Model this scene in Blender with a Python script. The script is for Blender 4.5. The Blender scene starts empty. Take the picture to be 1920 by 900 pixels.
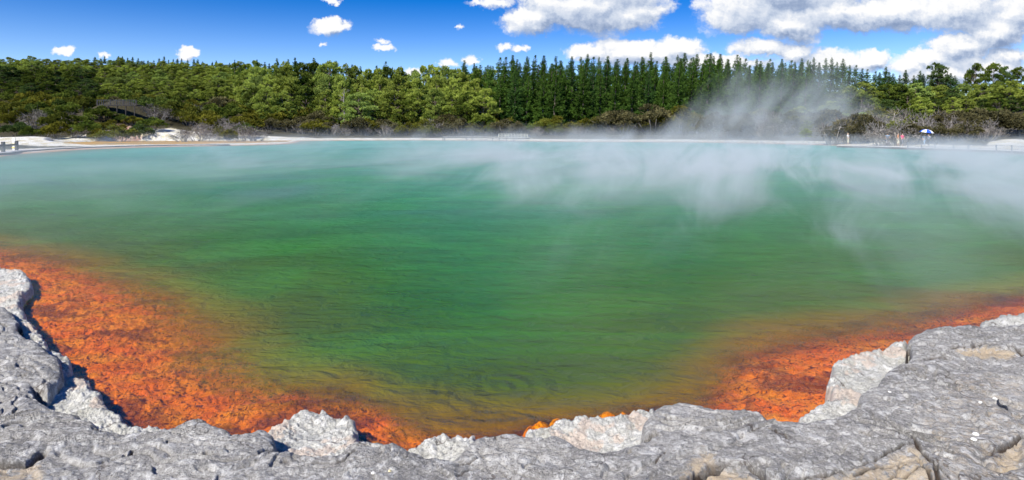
import bpy, bmesh, math, random
import numpy as np
from mathutils import Vector, Matrix

random.seed(7); rng = np.random.default_rng(7)
SC = bpy.context.scene; COL = SC.collection
PI = math.pi; R = math.radians

# ------------------------------------------------------------------ camera, sky, sun, exposure
FPX = 1144.0; EYE = 2.6; HOR = 242.0           # focal length in photo pixels, eye height, horizon row
cam = bpy.data.cameras.new('camera'); camo = bpy.data.objects.new('camera', cam); COL.objects.link(camo)
camo.location = (0, 0, EYE); camo.rotation_euler = (R(90), 0, 0)
cam.sensor_fit = 'HORIZONTAL'; cam.sensor_width = 36; cam.lens = 36*FPX/1920
cam.shift_y = (HOR-450)/1920; cam.clip_start = 0.05; cam.clip_end = 8000
SC.camera = camo
SUN_EL, SUN_AZ = 45, 216                       # azimuth clockwise from +Y: behind the camera, to its left
sun = bpy.data.lights.new('sun', 'SUN'); suno = bpy.data.objects.new('sun', sun); COL.objects.link(suno)
sd = Vector((math.sin(R(SUN_AZ))*math.cos(R(SUN_EL)), math.cos(R(SUN_AZ))*math.cos(R(SUN_EL)), math.sin(R(SUN_EL))))
suno.rotation_euler = sd.to_track_quat('Z', 'Y').to_euler()
sun.energy = 4.6; sun.angle = R(0.5); sun.color = (1, 0.955, 0.88)
SC.view_settings.view_transform = 'Standard'; SC.view_settings.look = 'None'
SC.view_settings.exposure = 0.55; SC.view_settings.gamma = 1; SC.view_settings.use_curve_mapping = False
SC.render.film_transparent = False
SC.cycles.max_bounces = 8; SC.cycles.transparent_max_bounces = 16; SC.cycles.volume_bounces = 0
SC.cycles.volume_max_steps = 256; SC.cycles.use_denoising = True
SC.cycles.diffuse_bounces = 2; SC.cycles.glossy_bounces = 2
SC.cycles.sample_clamp_indirect = 4; SC.cycles.use_adaptive_sampling = True; SC.cycles.adaptive_threshold = 0.03; SC.cycles.adaptive_min_samples = 16

class NT:
    """small helper to write node trees"""
    def __init__(s, nt): s.nt = nt; s.L = nt.links
    def n(s, t, **kw):
        x = s.nt.nodes.new(t)
        for k, v in kw.items(): setattr(x, k, v)
        return x
    def put(s, sock, v):
        if hasattr(v, 'is_output'): s.L.new(v, sock)
        elif isinstance(v, (tuple, list)) and len(v) == 3 and sock.type == 'RGBA': sock.default_value = (*v, 1)
        else: sock.default_value = v
    def m(s, op, a, b=0.0, c=0.0, clamp=False):
        x = s.n('ShaderNodeMath', operation=op, use_clamp=clamp)
        s.put(x.inputs[0], a); s.put(x.inputs[1], b); s.put(x.inputs[2], c); return x.outputs[0]
    def vm(s, op, a, b=(0, 0, 0), out=0):
        x = s.n('ShaderNodeVectorMath', operation=op); s.put(x.inputs[0], a); s.put(x.inputs[1], b); return x.outputs[out]
    def mix(s, f, a, b, blend='MIX'):
        x = s.n('ShaderNodeMix', data_type='RGBA', blend_type=blend)
        s.put(x.inputs[0], f); s.put(x.inputs[6], a); s.put(x.inputs[7], b); return x.outputs[2]
    def noise(s, vec, scale, detail=4, rough=0.5, dist=0.0, dim='3D'):
        x = s.n('ShaderNodeTexNoise', noise_dimensions=dim); s.put(x.inputs['Vector'], vec)
        x.inputs['Scale'].default_value = scale; x.inputs['Detail'].default_value = detail
        x.inputs['Roughness'].default_value = rough; x.inputs['Distortion'].default_value = dist
        return x.outputs[0]
    def ss(s, v, a, b, lo=0.0, hi=1.0):
        x = s.n('ShaderNodeMapRange', interpolation_type='SMOOTHSTEP'); s.put(x.inputs[0], v)
        s.put(x.inputs[1], a); s.put(x.inputs[2], b); s.put(x.inputs[3], lo); s.put(x.inputs[4], hi); return x.outputs[0]
    def ramp(s, f, stops):
        x = s.n('ShaderNodeValToRGB'); s.put(x.inputs[0], f); e = x.color_ramp.elements
        while len(e) < len(stops): e.new(0.5)
        for i, (p, c) in enumerate(stops): e[i].position = p; e[i].color = (*c, 1)
        return x.outputs[0]

def build_world():
    w = bpy.data.worlds.new('World'); SC.world = w; w.use_nodes = True
    t = NT(w.node_tree); w.node_tree.nodes.clear()
    sky = t.n('ShaderNodeTexSky', sky_type='NISHITA'); sky.sun_disc = False
    sky.sun_elevation = R(SUN_EL); sky.sun_rotation = R(SUN_AZ); sky.air_density = 0.8; sky.dust_density = 0.05
    sky.ozone_density = 3.0; sky.altitude = 300
    hs = t.n('ShaderNodeHueSaturation'); hs.inputs['Saturation'].default_value = 1.58; hs.inputs['Value'].default_value = 0.086
    hs.inputs['Hue'].default_value = 0.517
    t.L.new(sky.outputs[0], hs.inputs['Color'])
    tz = t.n('ShaderNodeTexCoord'); zz = t.n('ShaderNodeSeparateXYZ'); t.L.new(tz.outputs['Generated'], zz.inputs[0])
    t.put(hs.inputs['Saturation'], t.ss(zz.outputs[2], .02, .26, 1.25, 1.55)); t.put(hs.inputs['Value'], t.ss(zz.outputs[2], .02, .24, .125, .090))
    # cloud field in a node group: direction -> field
    g = bpy.data.node_groups.new('cloud_field', 'ShaderNodeTree')
    g.interface.new_socket('P', in_out='INPUT', socket_type='NodeSocketVector')
    g.interface.new_socket('F', in_out='OUTPUT', socket_type='NodeSocketFloat')
    q = NT(g); gi = q.n('NodeGroupInput'); go = q.n('NodeGroupOutput')
    P0 = gi.outputs[0]
    wn = q.n('ShaderNodeTexNoise'); q.put(wn.inputs['Vector'], P0); wn.inputs['Scale'].default_value = .055; wn.inputs['Detail'].default_value = 5; wn.inputs['Roughness'].default_value = .62
    P = q.vm('ADD', P0, q.vm('MULTIPLY', q.vm('SUBTRACT', wn.outputs[1], (.5, .5, .5)), (46, 26, 0)))
    C = [(1095,8,175,62,1),(1180,30,80,34,1),(1000,35,70,34,1),(935,5,50,16,.75),(895,4,20,8,.5),(1130,-40,150,50,1),
         (1395,20,105,55,1),(1480,45,80,45,1),(1430,88,85,22,1),(1500,-20,200,60,1),(1580,25,120,38,1),(1660,25,110,42,1),(1240,14,40,12,.45),
         (1200,100,110,30,1),(1110,98,55,18,.9),(1270,90,60,22,1),(1340,118,150,20,.9),(1490,100,40,22,.9),(1560,98,36,11,.5),
         (1800,20,130,60,1),(1800,85,85,30,1),(1870,60,70,50,1),(1905,20,70,45,.9),(1640,112,42,25,1.1),(1700,122,52,25,1),(1790,140,150,26,.9),(1890,105,60,22,1),
         (620,50,40,19,1),(606,85,11,7,.5),(717,90,24,8,.75),(713,77,18,6,.5),(618,2,24,7,.8),(118,95,24,11,1.0),(353,99,24,18,1.15),(195,102,9,6,.6),
         (862,50,8,6,.5),(975,90,16,7,.6),(945,88,10,6,.4),(773,138,18,11,.8),(838,121,20,11,.75),(884,114,18,9,.7),(1565,116,80,24,.9),(1740,108,60,24,.9),(1850,128,110,30,1),(-250,40,160,40,1),(2200,50,180,70,1)]
    acc = None
    for cx, cy, rx, ry, k in C:
        d = q.vm('SUBTRACT', P, (cx, cy, 0)); d = q.vm('MULTIPLY', d, (1/rx, 1/ry, 0)); l = q.vm('LENGTH', d, out=1)
        f = q.m('MULTIPLY_ADD', l, -k, k)
        acc = f if acc is None else q.m('MAXIMUM', acc, f)
    acc = q.m('MAXIMUM', acc, -1.0)
    pn = q.vm('MULTIPLY', P, (.011, .017, 0))
    n1 = q.noise(pn, 1.0, 9, .56, .15); n2 = q.noise(pn, 3.3, 6, .6)
    acc = q.m('MULTIPLY_ADD', q.m('SUBTRACT', n1, .5), 1.35, acc)
    acc = q.m('MULTIPLY_ADD', q.m('SUBTRACT', n2, .5), .45, acc)
    q.put(go.inputs[0], acc)
    tc = t.n('ShaderNodeTexCoord'); D = tc.outputs['Generated']
    sp = t.n('ShaderNodeSeparateXYZ'); t.L.new(D, sp.inputs[0])
    yy = t.m('MAXIMUM', sp.outputs[1], .12)
    U = t.m('MULTIPLY_ADD', t.m('DIVIDE', sp.outputs[0], yy), 1144, 960)
    V = t.m('MULTIPLY_ADD', t.m('DIVIDE', sp.outputs[2], yy), -1144, 242)
    cb = t.n('ShaderNodeCombineXYZ'); t.L.new(U, cb.inputs[0]); t.L.new(V, cb.inputs[1])
    def field(vec):
        x = t.n('ShaderNodeGroup'); x.node_tree = g; t.put(x.inputs[0], vec); return x.outputs[0]
    f0 = field(cb.outputs[0]); f1 = field(t.vm('ADD', cb.outputs[0], (-7, -11, 0)))
    f2 = field(t.vm('ADD', cb.outputs[0], (-10, -34, 0)))
    alpha = t.ss(f0, -.06, .36)
    alpha = t.m('MULTIPLY', alpha, t.ss(sp.outputs[1], .05, .3))
    lit = t.m('SUBTRACT', f0, f1); lit2 = t.m('SUBTRACT', f0, t.m('MINIMUM', f2, .9))
    e = t.m('ADD', t.m('MULTIPLY', lit, .9), t.m('MULTIPLY', lit2, .55))
    e = t.m('MULTIPLY_ADD', t.m('MINIMUM', f0, .9), -.16, e)
    e = t.ss(e, -.85, .36)
    cc = t.ramp(e, [(0, (.17, .23, .36)), (.35, (.30, .36, .48)), (.62, (.43, .48, .57)), (.85, (.54, .57, .63)), (1, (.69, .69, .69))])
    out = t.mix(alpha, hs.outputs[0], cc)
    bg = t.n('ShaderNodeBackground'); t.put(bg.inputs[0], out); bg.inputs[1].default_value = 1.0
    wo = t.n('ShaderNodeOutputWorld'); t.L.new(bg.outputs[0], wo.inputs[0])
build_world()

# ------------------------------------------------------------------ helpers
def tag(o, label=None, cat=None, group=None, kind=None):
    if label: o['label'] = label
    if cat: o['category'] = cat
    if group: o['group'] = group
    if kind: o['kind'] = kind
    return o

def mat(name):
    m = bpy.data.materials.new(name); m.use_nodes = True; m.node_tree.nodes.clear(); t = NT(m.node_tree)
    return m, t
def out(t, sh, vol=None, disp=None):
    o = t.n('ShaderNodeOutputMaterial')
    if sh is not None: t.L.new(sh, o.inputs[0])
    if vol is not None: t.L.new(vol, o.inputs[1])
def pbsdf(t, col, rough=.7, normal=None, spec=.3, **kw):
    b = t.n('ShaderNodeBsdfPrincipled'); t.put(b.inputs['Base Color'], col); t.put(b.inputs['Roughness'], rough)
    b.inputs['Specular IOR Level'].default_value = spec
    if normal is not None: t.L.new(normal, b.inputs['Normal'])
    return b.outputs[0]
def bump(t, h, strength=.5, dist=.05, normal=None):
    b = t.n('ShaderNodeBump'); t.put(b.inputs['Height'], h); t.put(b.inputs['Strength'], strength); b.inputs['Distance'].default_value = dist
    if normal is not None: t.L.new(normal, b.inputs['Normal'])
    return b.outputs[0]
def attr(t, name, o=2):
    a = t.n('ShaderNodeAttribute', attribute_name=name); return a.outputs[o]
def simple(name, col, rough=.7, var=.25, scale=6, bs=.2):
    m, t = mat(name); p = t.n('ShaderNodeTexCoord').outputs['Object']
    n = t.noise(p, scale, 5); c = t.mix(t.ss(n, .3, .7), tuple(x*(1-var) for x in col), tuple(min(1, x*(1+var)) for x in col))
    out(t, pbsdf(t, c, rough, bump(t, n, bs, .02))); return m

def mesh_np(name, V, F, mats=(), smooth=False, midx=None, attrs=None):
    me = bpy.data.meshes.new(name); V = np.asarray(V, np.float32); F = np.asarray(F, np.int32)
    k = F.shape[1]
    me.vertices.add(len(V)); me.vertices.foreach_set('co', V.ravel())
    me.loops.add(F.size); me.loops.foreach_set('vertex_index', F.ravel())
    me.polygons.add(len(F)); me.polygons.foreach_set('loop_start', np.arange(0, F.size, k, dtype=np.int32))
    if smooth: me.polygons.foreach_set('use_smooth', np.ones(len(F), bool))
    for m in mats: me.materials.append(m)
    if midx is not None: me.polygons.foreach_set('material_index', np.asarray(midx, np.int32))
    if attrs:
        for n_, a in attrs.items():
            at = me.attributes.new(n_, 'FLOAT', 'POINT'); at.data.foreach_set('value', np.asarray(a, np.float32))
    me.update(calc_edges=True); return me
def obj(name, me, parent=None):
    o = bpy.data.objects.new(name, me); COL.objects.link(o)
    if parent is not None: o.parent = parent
    return o
def thing(name, loc=(0, 0, 0), rz=0):
    o = bpy.data.objects.new(name, None); COL.objects.link(o); o.location = loc; o.rotation_euler = (0, 0, rz); o.empty_display_size = .3
    return o
class MB:
    """collects boxes, bars and lathes into one mesh"""
    def __init__(s): s.v = []; s.f = []
    def box(s, c, d, rz=0, bev=0):
        cx, cy, cz = c; a, b, h = d[0]/2, d[1]/2, d[2]/2; k = len(s.v); co, si = math.cos(rz), math.sin(rz)
        for z in (-h, h):
            for x, y in ((-a, -b), (a, -b), (a, b), (-a, b)): s.v.append((cx+x*co-y*si, cy+x*si+y*co, cz+z))
        s.f += [(k, k+3, k+2, k+1), (k+4, k+5, k+6, k+7), (k, k+1, k+5, k+4), (k+1, k+2, k+6, k+5), (k+2, k+3, k+7, k+6), (k+3, k, k+4, k+7)]
        return s
    def tube(s, p, q, r0, r1=None, n=8):
        p, q = Vector(p), Vector(q); r1 = r0 if r1 is None else r1; d = (q-p).normalized()
        u = d.orthogonal().normalized(); w = d.cross(u); k = len(s.v)
        for c, r in ((p, r0), (q, r1)):
            for i in range(n):
                a = 2*PI*i/n; s.v.append(tuple(c+u*(r*math.cos(a))+w*(r*math.sin(a))))
        for i in range(n): j = (i+1) % n; s.f.append((k+i, k+j, k+n+j, k+n+i))
        s.f.append(tuple(k+n-1-i for i in range(n))); s.f.append(tuple(k+n+i for i in range(n)))
        return s
    def path(s, pts, rad, n=6):
        for i in range(len(pts)-1): s.tube(pts[i], pts[i+1], rad[i], rad[i+1], n)
        return s
    def build(s, name, m, parent=None, smooth=False):
        me = bpy.data.meshes.new(name); me.from_pydata(s.v, [], s.f)
        for x in (m if isinstance(m, (list, tuple)) else [m]): me.materials.append(x)
        if smooth: me.polygons.foreach_set('use_smooth', [True]*len(me.polygons))
        me.update(); return obj(name, me, parent)

def at(px, py, z=0.0):
    y = FPX*(EYE-z)/(py-HOR); return ((px-960)*y/FPX, y)
def col_at(px, y): return (px-960)*y/FPX

# numpy noise -------------------------------------------------------
def _h(ix, iy, s):
    n = (ix.astype(np.int64)*374761393 + iy.astype(np.int64)*668265263 + s*2147483647) & 0xffffffff
    n = ((n ^ (n >> 13))*1274126177) & 0xffffffff
    return ((n ^ (n >> 16)) & 0xffffff)/float(0xffffff)
def vnoise(x, y, s=0):
    ix = np.floor(x); iy = np.floor(y); fx = x-ix; fy = y-iy
    fx = fx*fx*fx*(fx*(fx*6-15)+10); fy = fy*fy*fy*(fy*(fy*6-15)+10)
    ix = ix.astype(np.int64); iy = iy.astype(np.int64)
    a = _h(ix, iy, s); b = _h(ix+1, iy, s); c = _h(ix, iy+1, s); d = _h(ix+1, iy+1, s)
    return (a*(1-fx)+b*fx)*(1-fy)+(c*(1-fx)+d*fx)*fy
def fbm(x, y, o=5, s=0, g=.5, lac=2.03, ridged=False):
    t = 0; a = 1; tot = 0; x, y = x*.81-y*.587+3.7, x*.587+y*.81-1.3
    for i in range(o):
        n = vnoise(x, y, s+i*17)
        if ridged: n = 1-abs(2*n-1)
        t = t+a*n; tot += a; a *= g; x, y = (x*.8-y*.6)*lac, (x*.6+y*.8)*lac
    return t/tot
def sstep(v, a, b):
    t = np.clip((v-a)/(b-a), 0, 1); return t*t*(3-2*t)
def dist_line(x, y, P, widths=None):
    """distance to a polyline, with index parameter"""
    sh = x.shape; x = x.ravel().astype(np.float32); y = y.ravel().astype(np.float32); best = np.full(x.shape, 1e9, np.float32)
    for (ax, ay), (bx, by) in zip(P[:-1], P[1:]):
        dx, dy = bx-ax, by-ay; L = dx*dx+dy*dy+1e-12
        t = np.clip(((x-ax)*dx+(y-ay)*dy)/L, 0, 1); d = (x-ax-t*dx)**2+(y-ay-t*dy)**2
        np.minimum(best, d, out=best)
    return np.sqrt(best).reshape(sh)
def inside(x, y, P):
    sh = x.shape; x = x.ravel(); y = y.ravel(); c = np.zeros(x.shape, bool); n = len(P)
    for i in range(n):
        ax, ay = P[i]; bx, by = P[(i+1) % n]
        if ay == by: continue
        m = ((ay > y) != (by > y)) & (x < (bx-ax)*(y-ay)/(by-ay)+ax); c ^= m
    return c.reshape(sh)
def sdf(x, y, P, closed=True):
    d = dist_line(x, y, list(P)+([P[0]] if closed else [])); return np.where(inside(x, y, P), d, -d)

# ------------------------------------------------------------------ traced plan of the pool
ZS, ZL = .35, .16            # heights of the grey slab and of the pale ledge
EDGE = [(-260,430),(-160,462),(-60,486),(0,499),(15,505),(45,507),(55,518),(61,535),(55,544),(43,550),(40,562),(37,570),(45,585),(47,595),(60,608),(78,625),(88,645),(98,655),(113,660),(120,668),(133,669),(133,680),(128,695),(140,703),(160,707),(172,720),(174,733),(185,738),(196,745),(195,757),(205,765),(215,772),(228,780),(243,796),(270,794),(310,795),(335,786),(350,781),(370,775),(385,778),(400,787),(420,793),(440,803),(455,805),(475,802),(487,796),(507,796),(525,790),(545,777),(560,770),(575,770),(586,768),(600,770),(608,768),(618,773),(632,777),(650,777),(663,784),(670,794),(672,807),(684,817),(705,819),(720,821),(745,822),(757,829),(768,835),(778,834),(793,826),(805,820),(815,816),(825,817),(835,813),(845,821),(857,813),(872,818),(888,813),(905,811),(930,807),(955,805),(970,806),(985,802),(1000,798),(1018,797),(1028,791),(1042,783),(1055,780),(1070,783),(1085,777),(1098,775),(1112,778),(1130,781),(1150,780),(1165,775),(1175,770),(1195,767),(1205,765),(1215,767),(1225,759),(1245,751),(1275,747),(1300,750),(1318,752),(1325,757),(1365,757),(1390,758),(1420,763),(1432,767),(1438,776),(1460,778),(1480,779),(1495,781),(1505,780),(1518,769),(1525,764),(1537,759),(1542,753),(1555,752),(1560,745),(1555,738),(1550,725),(1553,712),(1561,707),(1565,700),(1560,690),(1561,676),(1568,671),(1580,672),(1595,666),(1620,660),(1640,656),(1660,652),(1675,643),(1690,640),(1702,638),(1702,629),(1712,621),(1730,612),(1745,608),(1770,605),(1795,603),(1822,603),(1840,598),(1865,598),(1875,592),(1890,595),(1905,590),(1920,586),(2000,572),(2120,548),(2260,530)]
SLAB = [(-260,470),(-100,525),(-20,560),(10,568),(25,580),(40,600),(33,612),(57,628),(75,632),(95,655),(113,661),(116,680),(117,695),(105,708),(90,722),(75,716),(62,716),(70,735),(85,750),(100,759),(120,765),(150,770),(175,785),(200,800),(235,806),(260,802),(280,798),(310,796),(335,786),(350,781),(370,775),(385,778),(400,787),(420,793),(440,803),(455,805),(475,802),(487,796),(500,797),(513,803),(518,815),(516,828),(500,838),(530,837),(560,838),(580,845),(600,847),(630,846),(640,838),(650,826),(665,820),(684,817),(705,819),(720,821),(745,822),(757,829),(770,836),(785,839),(800,848),(820,852),(850,853),(860,845),(870,833),(880,822),(890,813),(905,811),(930,807),(955,805),(970,806),(985,809),(1000,813),(1020,812),(1045,810),(1060,818),(1080,828),(1095,834),(1115,838),(1130,840),(1150,835),(1165,829),(1180,826),(1195,822),(1208,820),(1213,812),(1207,800),(1205,785),(1212,775),(1220,765),(1228,758),(1245,751),(1275,747),(1300,750),(1318,752),(1325,757),(1365,757),(1390,758),(1420,763),(1432,767),(1438,776),(1460,778),(1480,779),(1505,783),(1540,778),(1560,776),(1580,768),(1600,757),(1608,742),(1612,730),(1630,717),(1645,712),(1655,697),(1665,685),(1680,675),(1695,671),(1701,668),(1702,640),(1702,629),(1712,621),(1730,612),(1745,608),(1770,605),(1795,603),(1822,603),(1850,605),(1880,604),(1905,602),(1920,597),(2000,585),(2120,560),(2260,540)]
slab_px = set(SLAB)
def edge_z(p): return ZS-.02 if p in slab_px else ZL-.02
EW = [at(x, y, edge_z((x, y))) for x, y in EDGE]
SW = [at(x, y, ZS-.02) for x, y in SLAB]
LIM = [at(x, y) for x, y in [(-300,405),(-100,440),(0,458),(100,482),(200,512),(280,535),(345,565),(390,600),(418,645),(455,688),(535,714),(620,728),(690,742),(760,752),(860,762),(950,764),(1080,756),(1180,742),(1270,712),(1330,672),(1385,640),(1450,620),(1550,614),(1640,608),(1720,592),(1780,572),(1850,552),(1920,542),(2020,525),(2200,500)]]
FAR = [at(x, y) for x, y in [(-700,330),(-300,312),(-60,297),(0,294),(40,289),(100,285),(150,281),(250,277),(330,275.0),(400,274.0),(480,272.2),(540,270),(556,267.5),(565,264.5),(640,263.6),(760,263.2),(900,263.4),(1000,265),(1120,266.2),(1250,266.4),(1350,267.5),(1480,270),(1600,274),(1700,277.5),(1760,280.5),(1850,284),(1920,287),(2100,296),(2500,330)]]
POOL = EW+[(EW[-1][0]+6, EW[-1][1]+8)]+FAR[::-1]+[(EW[0][0]-8, EW[0][1]+8)]
BACK = [(60, 16), (60, -25), (-60, -25), (-60, 20)]
SLABP = SW+BACK; LEDGEP = EW+BACK
POND = [at(x, y, .1) for x, y in [(105,269.5),(120,267.2),(180,265.2),(260,264.2),(400,263.6),(548,263.2),(538,266.3),(470,268.4),(380,270.0),(260,271.3),(170,271.8)]]

def grid_uv(pxs, ys, z=0.0):
    px, py = np.meshgrid(pxs, ys); y = FPX*(EYE-z)/(py-HOR); x = (px-960)*y/FPX
    return x, y
def grid_faces(nr, nc, keep=None):
    i = np.arange(nr-1)[:, None]*nc+np.arange(nc-1)[None]; F = np.stack([i, i+nc, i+nc+1, i+1], -1)
    if keep is not None:
        k = keep[:-1, :-1] | keep[1:, :-1] | keep[:-1, 1:] | keep[1:, 1:]; F = F[k]
    return F.reshape(-1, 4)
def compact(V, F):
    used = np.unique(F); m = np.full(len(V), -1, np.int64); m[used] = np.arange(len(used)); return used, m[F]

# ------------------------------------------------------------------ rock materials
def rock_mat(name, base, dark, pale, tanc, pale_amt, spots=True):
    m, t = mat(name); P = t.n('ShaderNodeNewGeometry').outputs['Position']
    n1 = t.noise(P, 1.7, 6, .6); n2 = t.noise(P, 9, 6, .65, .6); n3 = t.noise(P, 46, 5, .7)
    n4 = t.noise(P, 130, 3, .6)
    c = t.mix(t.ss(n1, .38, .72), base, dark)
    c = t.mix(t.m('MULTIPLY', t.ss(n2, .50, .66), pale_amt), c, pale)
    c = t.mix(t.m('MULTIPLY', t.ss(n3, .52, .66), .6), c, pale)
    c = t.mix(t.m('MULTIPLY', t.ss(n3, .46, .34), .6), c, tuple(x*.42 for x in dark))
    n5 = t.noise(t.vm('ADD', P, (7, 3, 1)), 15, 5, .7)
    fl = t.noise(t.vm('MULTIPLY', P, (1, 1.5, 1)), 1.5, 5, .55, .9); fk = t.m('ABSOLUTE', t.m('SUBTRACT', t.m('FRACT', t.m('MULTIPLY', fl, 13)), .5))
    c = t.mix(t.m('MULTIPLY', t.m('MULTIPLY', t.ss(fk, .09, .02), t.ss(n2, .42, .58)), .65), c, pale); c = t.mix(t.m('MULTIPLY', t.m('MULTIPLY', t.ss(fk, .40, .47), t.ss(n2, .60, .45)), .5), c, tuple(x*.5 for x in dark))
    v2 = t.n('ShaderNodeTexVoronoi', feature='DISTANCE_TO_EDGE'); v2.inputs['Scale'].default_value = 1.9
    wp = t.n('ShaderNodeTexNoise'); t.L.new(P, wp.inputs['Vector']); wp.inputs['Scale'].default_value = 4; wp.inputs['Detail'].default_value = 5
    t.L.new(t.vm('ADD', P, t.vm('MULTIPLY', wp.outputs[1], (.5, .35, .3))), v2.inputs['Vector'])
    thin = t.m('MULTIPLY', t.ss(v2.outputs[0], .016, .004), t.ss(t.noise(P, 1.3, 2), .50, .60)); c = t.mix(t.m('MULTIPLY', thin, .7), c, (.07, .05, .04))
    tm = attr(t, 'tan'); tf = t.m('MULTIPLY', tm, t.ss(t.m('ADD', n5, t.m('MULTIPLY', tm, .22)), .54, .66))
    c = t.mix(tf, c, tanc)
    c = t.mix(t.m('MULTIPLY', t.ss(n5, .66, .74), .5), c, tanc)
    cr = attr(t, 'recess_shade'); c = t.mix(t.m('MULTIPLY', cr, .93), c, (.05, .032, .022))  # near-black colour paints shade into cracks, nooks and pits
    vo = t.n('ShaderNodeTexVoronoi', feature='F1'); vo.inputs['Scale'].default_value = 34; t.L.new(P, vo.inputs['Vector'])
    pit = t.ss(vo.outputs[0], .10, .22)
    h = t.m('ADD', t.m('MULTIPLY', n2, .55), t.m('ADD', t.m('MULTIPLY', n3, .55), t.m('MULTIPLY', n4, .30)))
    h = t.m('ADD', h, t.m('MULTIPLY', pit, .12))
    out(t, pbsdf(t, c, .85, bump(t, h, 1.0, .035), .25)); return m
M_SLAB = rock_mat('grey_sinter', (.36, .345, .318), (.235, .225, .208), (.66, .645, .61), (.54, .43, .29), .8)
M_LEDGE = rock_mat('pale_sinter', (.58, .57, .52), (.42, .41, .35), (.76, .75, .71), (.62, .52, .43), .8)

def rolls(x, y):
    """rounded, lapping folds of the sinter crust"""
    wx = x+.35*fbm(x*1.1, y*1.1, 3, 5); wy = y+.35*fbm(x*1.1+9, y*1.1, 3, 6)
    a = fbm(wx*1.3, wy*2.2, 2, 11); s = a*9; fr = s-np.floor(s)
    return np.sqrt(np.clip(fr, 0, 1))*(1-sstep(fr, .9, 1.0))

CR = [  # cracks and nooks, their shade painted in dark: pixels on the slab, half width (m), depth (m)
 ([(1704,668),(1722,669),(1742,668)],.012,.06),([(1738,668),(1748,663),(1770,664)],.03,.09),([(1785,647),(1810,643),(1850,639),(1890,641),(1912,652),(1925,662)],.025,.08),
 ([(1262,905),(1283,899),(1300,886),(1335,873),(1347,865),(1372,867),(1400,871),(1424,884),(1446,905)],.042,.15),
 ([(1290,890),(1310,872),(1330,870)],.012,.05),
 ([(1440,905),(1520,891),(1560,886),(1600,874),(1632,864),(1648,855),(1665,842),(1700,831),(1716,828)],.012,.06),
 ([(1716,815),(1722,835),(1740,853),(1756,866),(1762,885),(1764,910)],.018,.10),([(1735,850),(1752,862),(1775,885),(1790,910)],.01,.05),([(1722,860),(1745,880),(1752,905)],.012,.07),
 ([(1856,847),(1875,834),(1895,830),(1912,815),(1940,800)],.02,.07),([(590,866),(612,864),(640,858),(652,847),(665,842)],.010,.035),([(640,860),(655,855)],.006,.02),
 ([(-30,862),(0,866),(20,872),(50,868),(68,858),(80,846)],.035,.14),([(245,842),(248,833)],.012,.04),([(235,842),(232,846)],.012,.04),([(240,876),(262,869)],.008,.03),
 ([(378,853),(384,848)],.012,.04),([(315,817),(317,824)],.006,.03),([(391,801),(398,799)],.012,.05),([(432,808),(437,802)],.008,.04),
 ([(855,870),(880,858),(905,848)],.008,.025),([(860,890),(884,875)],.008,.025),([(1230,862),(1248,845)],.006,.02),
 ([(1206,803),(1211,817),(1219,808),(1228,804),(1232,809)],.03,.16),([(1701,634),(1699,650),(1698,666)],.03,.2),
 ([(1800,762),(1830,758)],.004,.01),([(1455,805),(1459,812)],.008,.03),([(1475,812),(1478,818)],.008,.03),([(1560,880),(1600,892),(1640,890)],.01,.04),([(1600,885),(1650,872),(1700,860)],.008,.035),([(1640,900),(1680,880),(1730,872)],.008,.035),
 ([(1650,888),(1700,895),(1750,905)],.01,.05),([(494,838),(507,831),(522,837)],.035,.20),([(66,722),(80,730),(96,724)],.035,.2),([(40,598),(52,612)],.04,.2),([(118,700),(112,712)],.03,.2),([(0,600),(15,605)],.01,.04),([(60,596),(75,612),(95,628)],.01,.04),([(30,680),(60,690)],.008,.03)]
CRW = [([at(x, y, ZS) for x, y in p], w, d) for p, w, d in CR]
TANS = [([(1270,900),(1300,870),(1340,868),(1400,885),(1440,905),(1440,960),(1270,960)],.95),([(1290,862),(1320,840),(1345,850),(1345,865),(1310,880),(1275,900),(1262,900)],.85),
        ([(1440,905),(1560,888),(1640,862),(1716,828),(1750,860),(1766,905),(1766,1000),(1440,1000)],.75),([(1700,760),(1800,690),(1930,700),(1930,1000),(1766,1000),(1740,840)],.30),
        ([(1850,850),(1930,800),(1930,870),(1860,890)],.8),([(-20,870),(30,872),(80,850),(95,905),(-20,960)],.7),([(1785,650),(1850,642),(1915,655),(1900,668),(1850,666),(1800,660)],.9)]
TANW = [([at(x, y, ZS) for x, y in p], k) for p, k in TANS]

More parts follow.
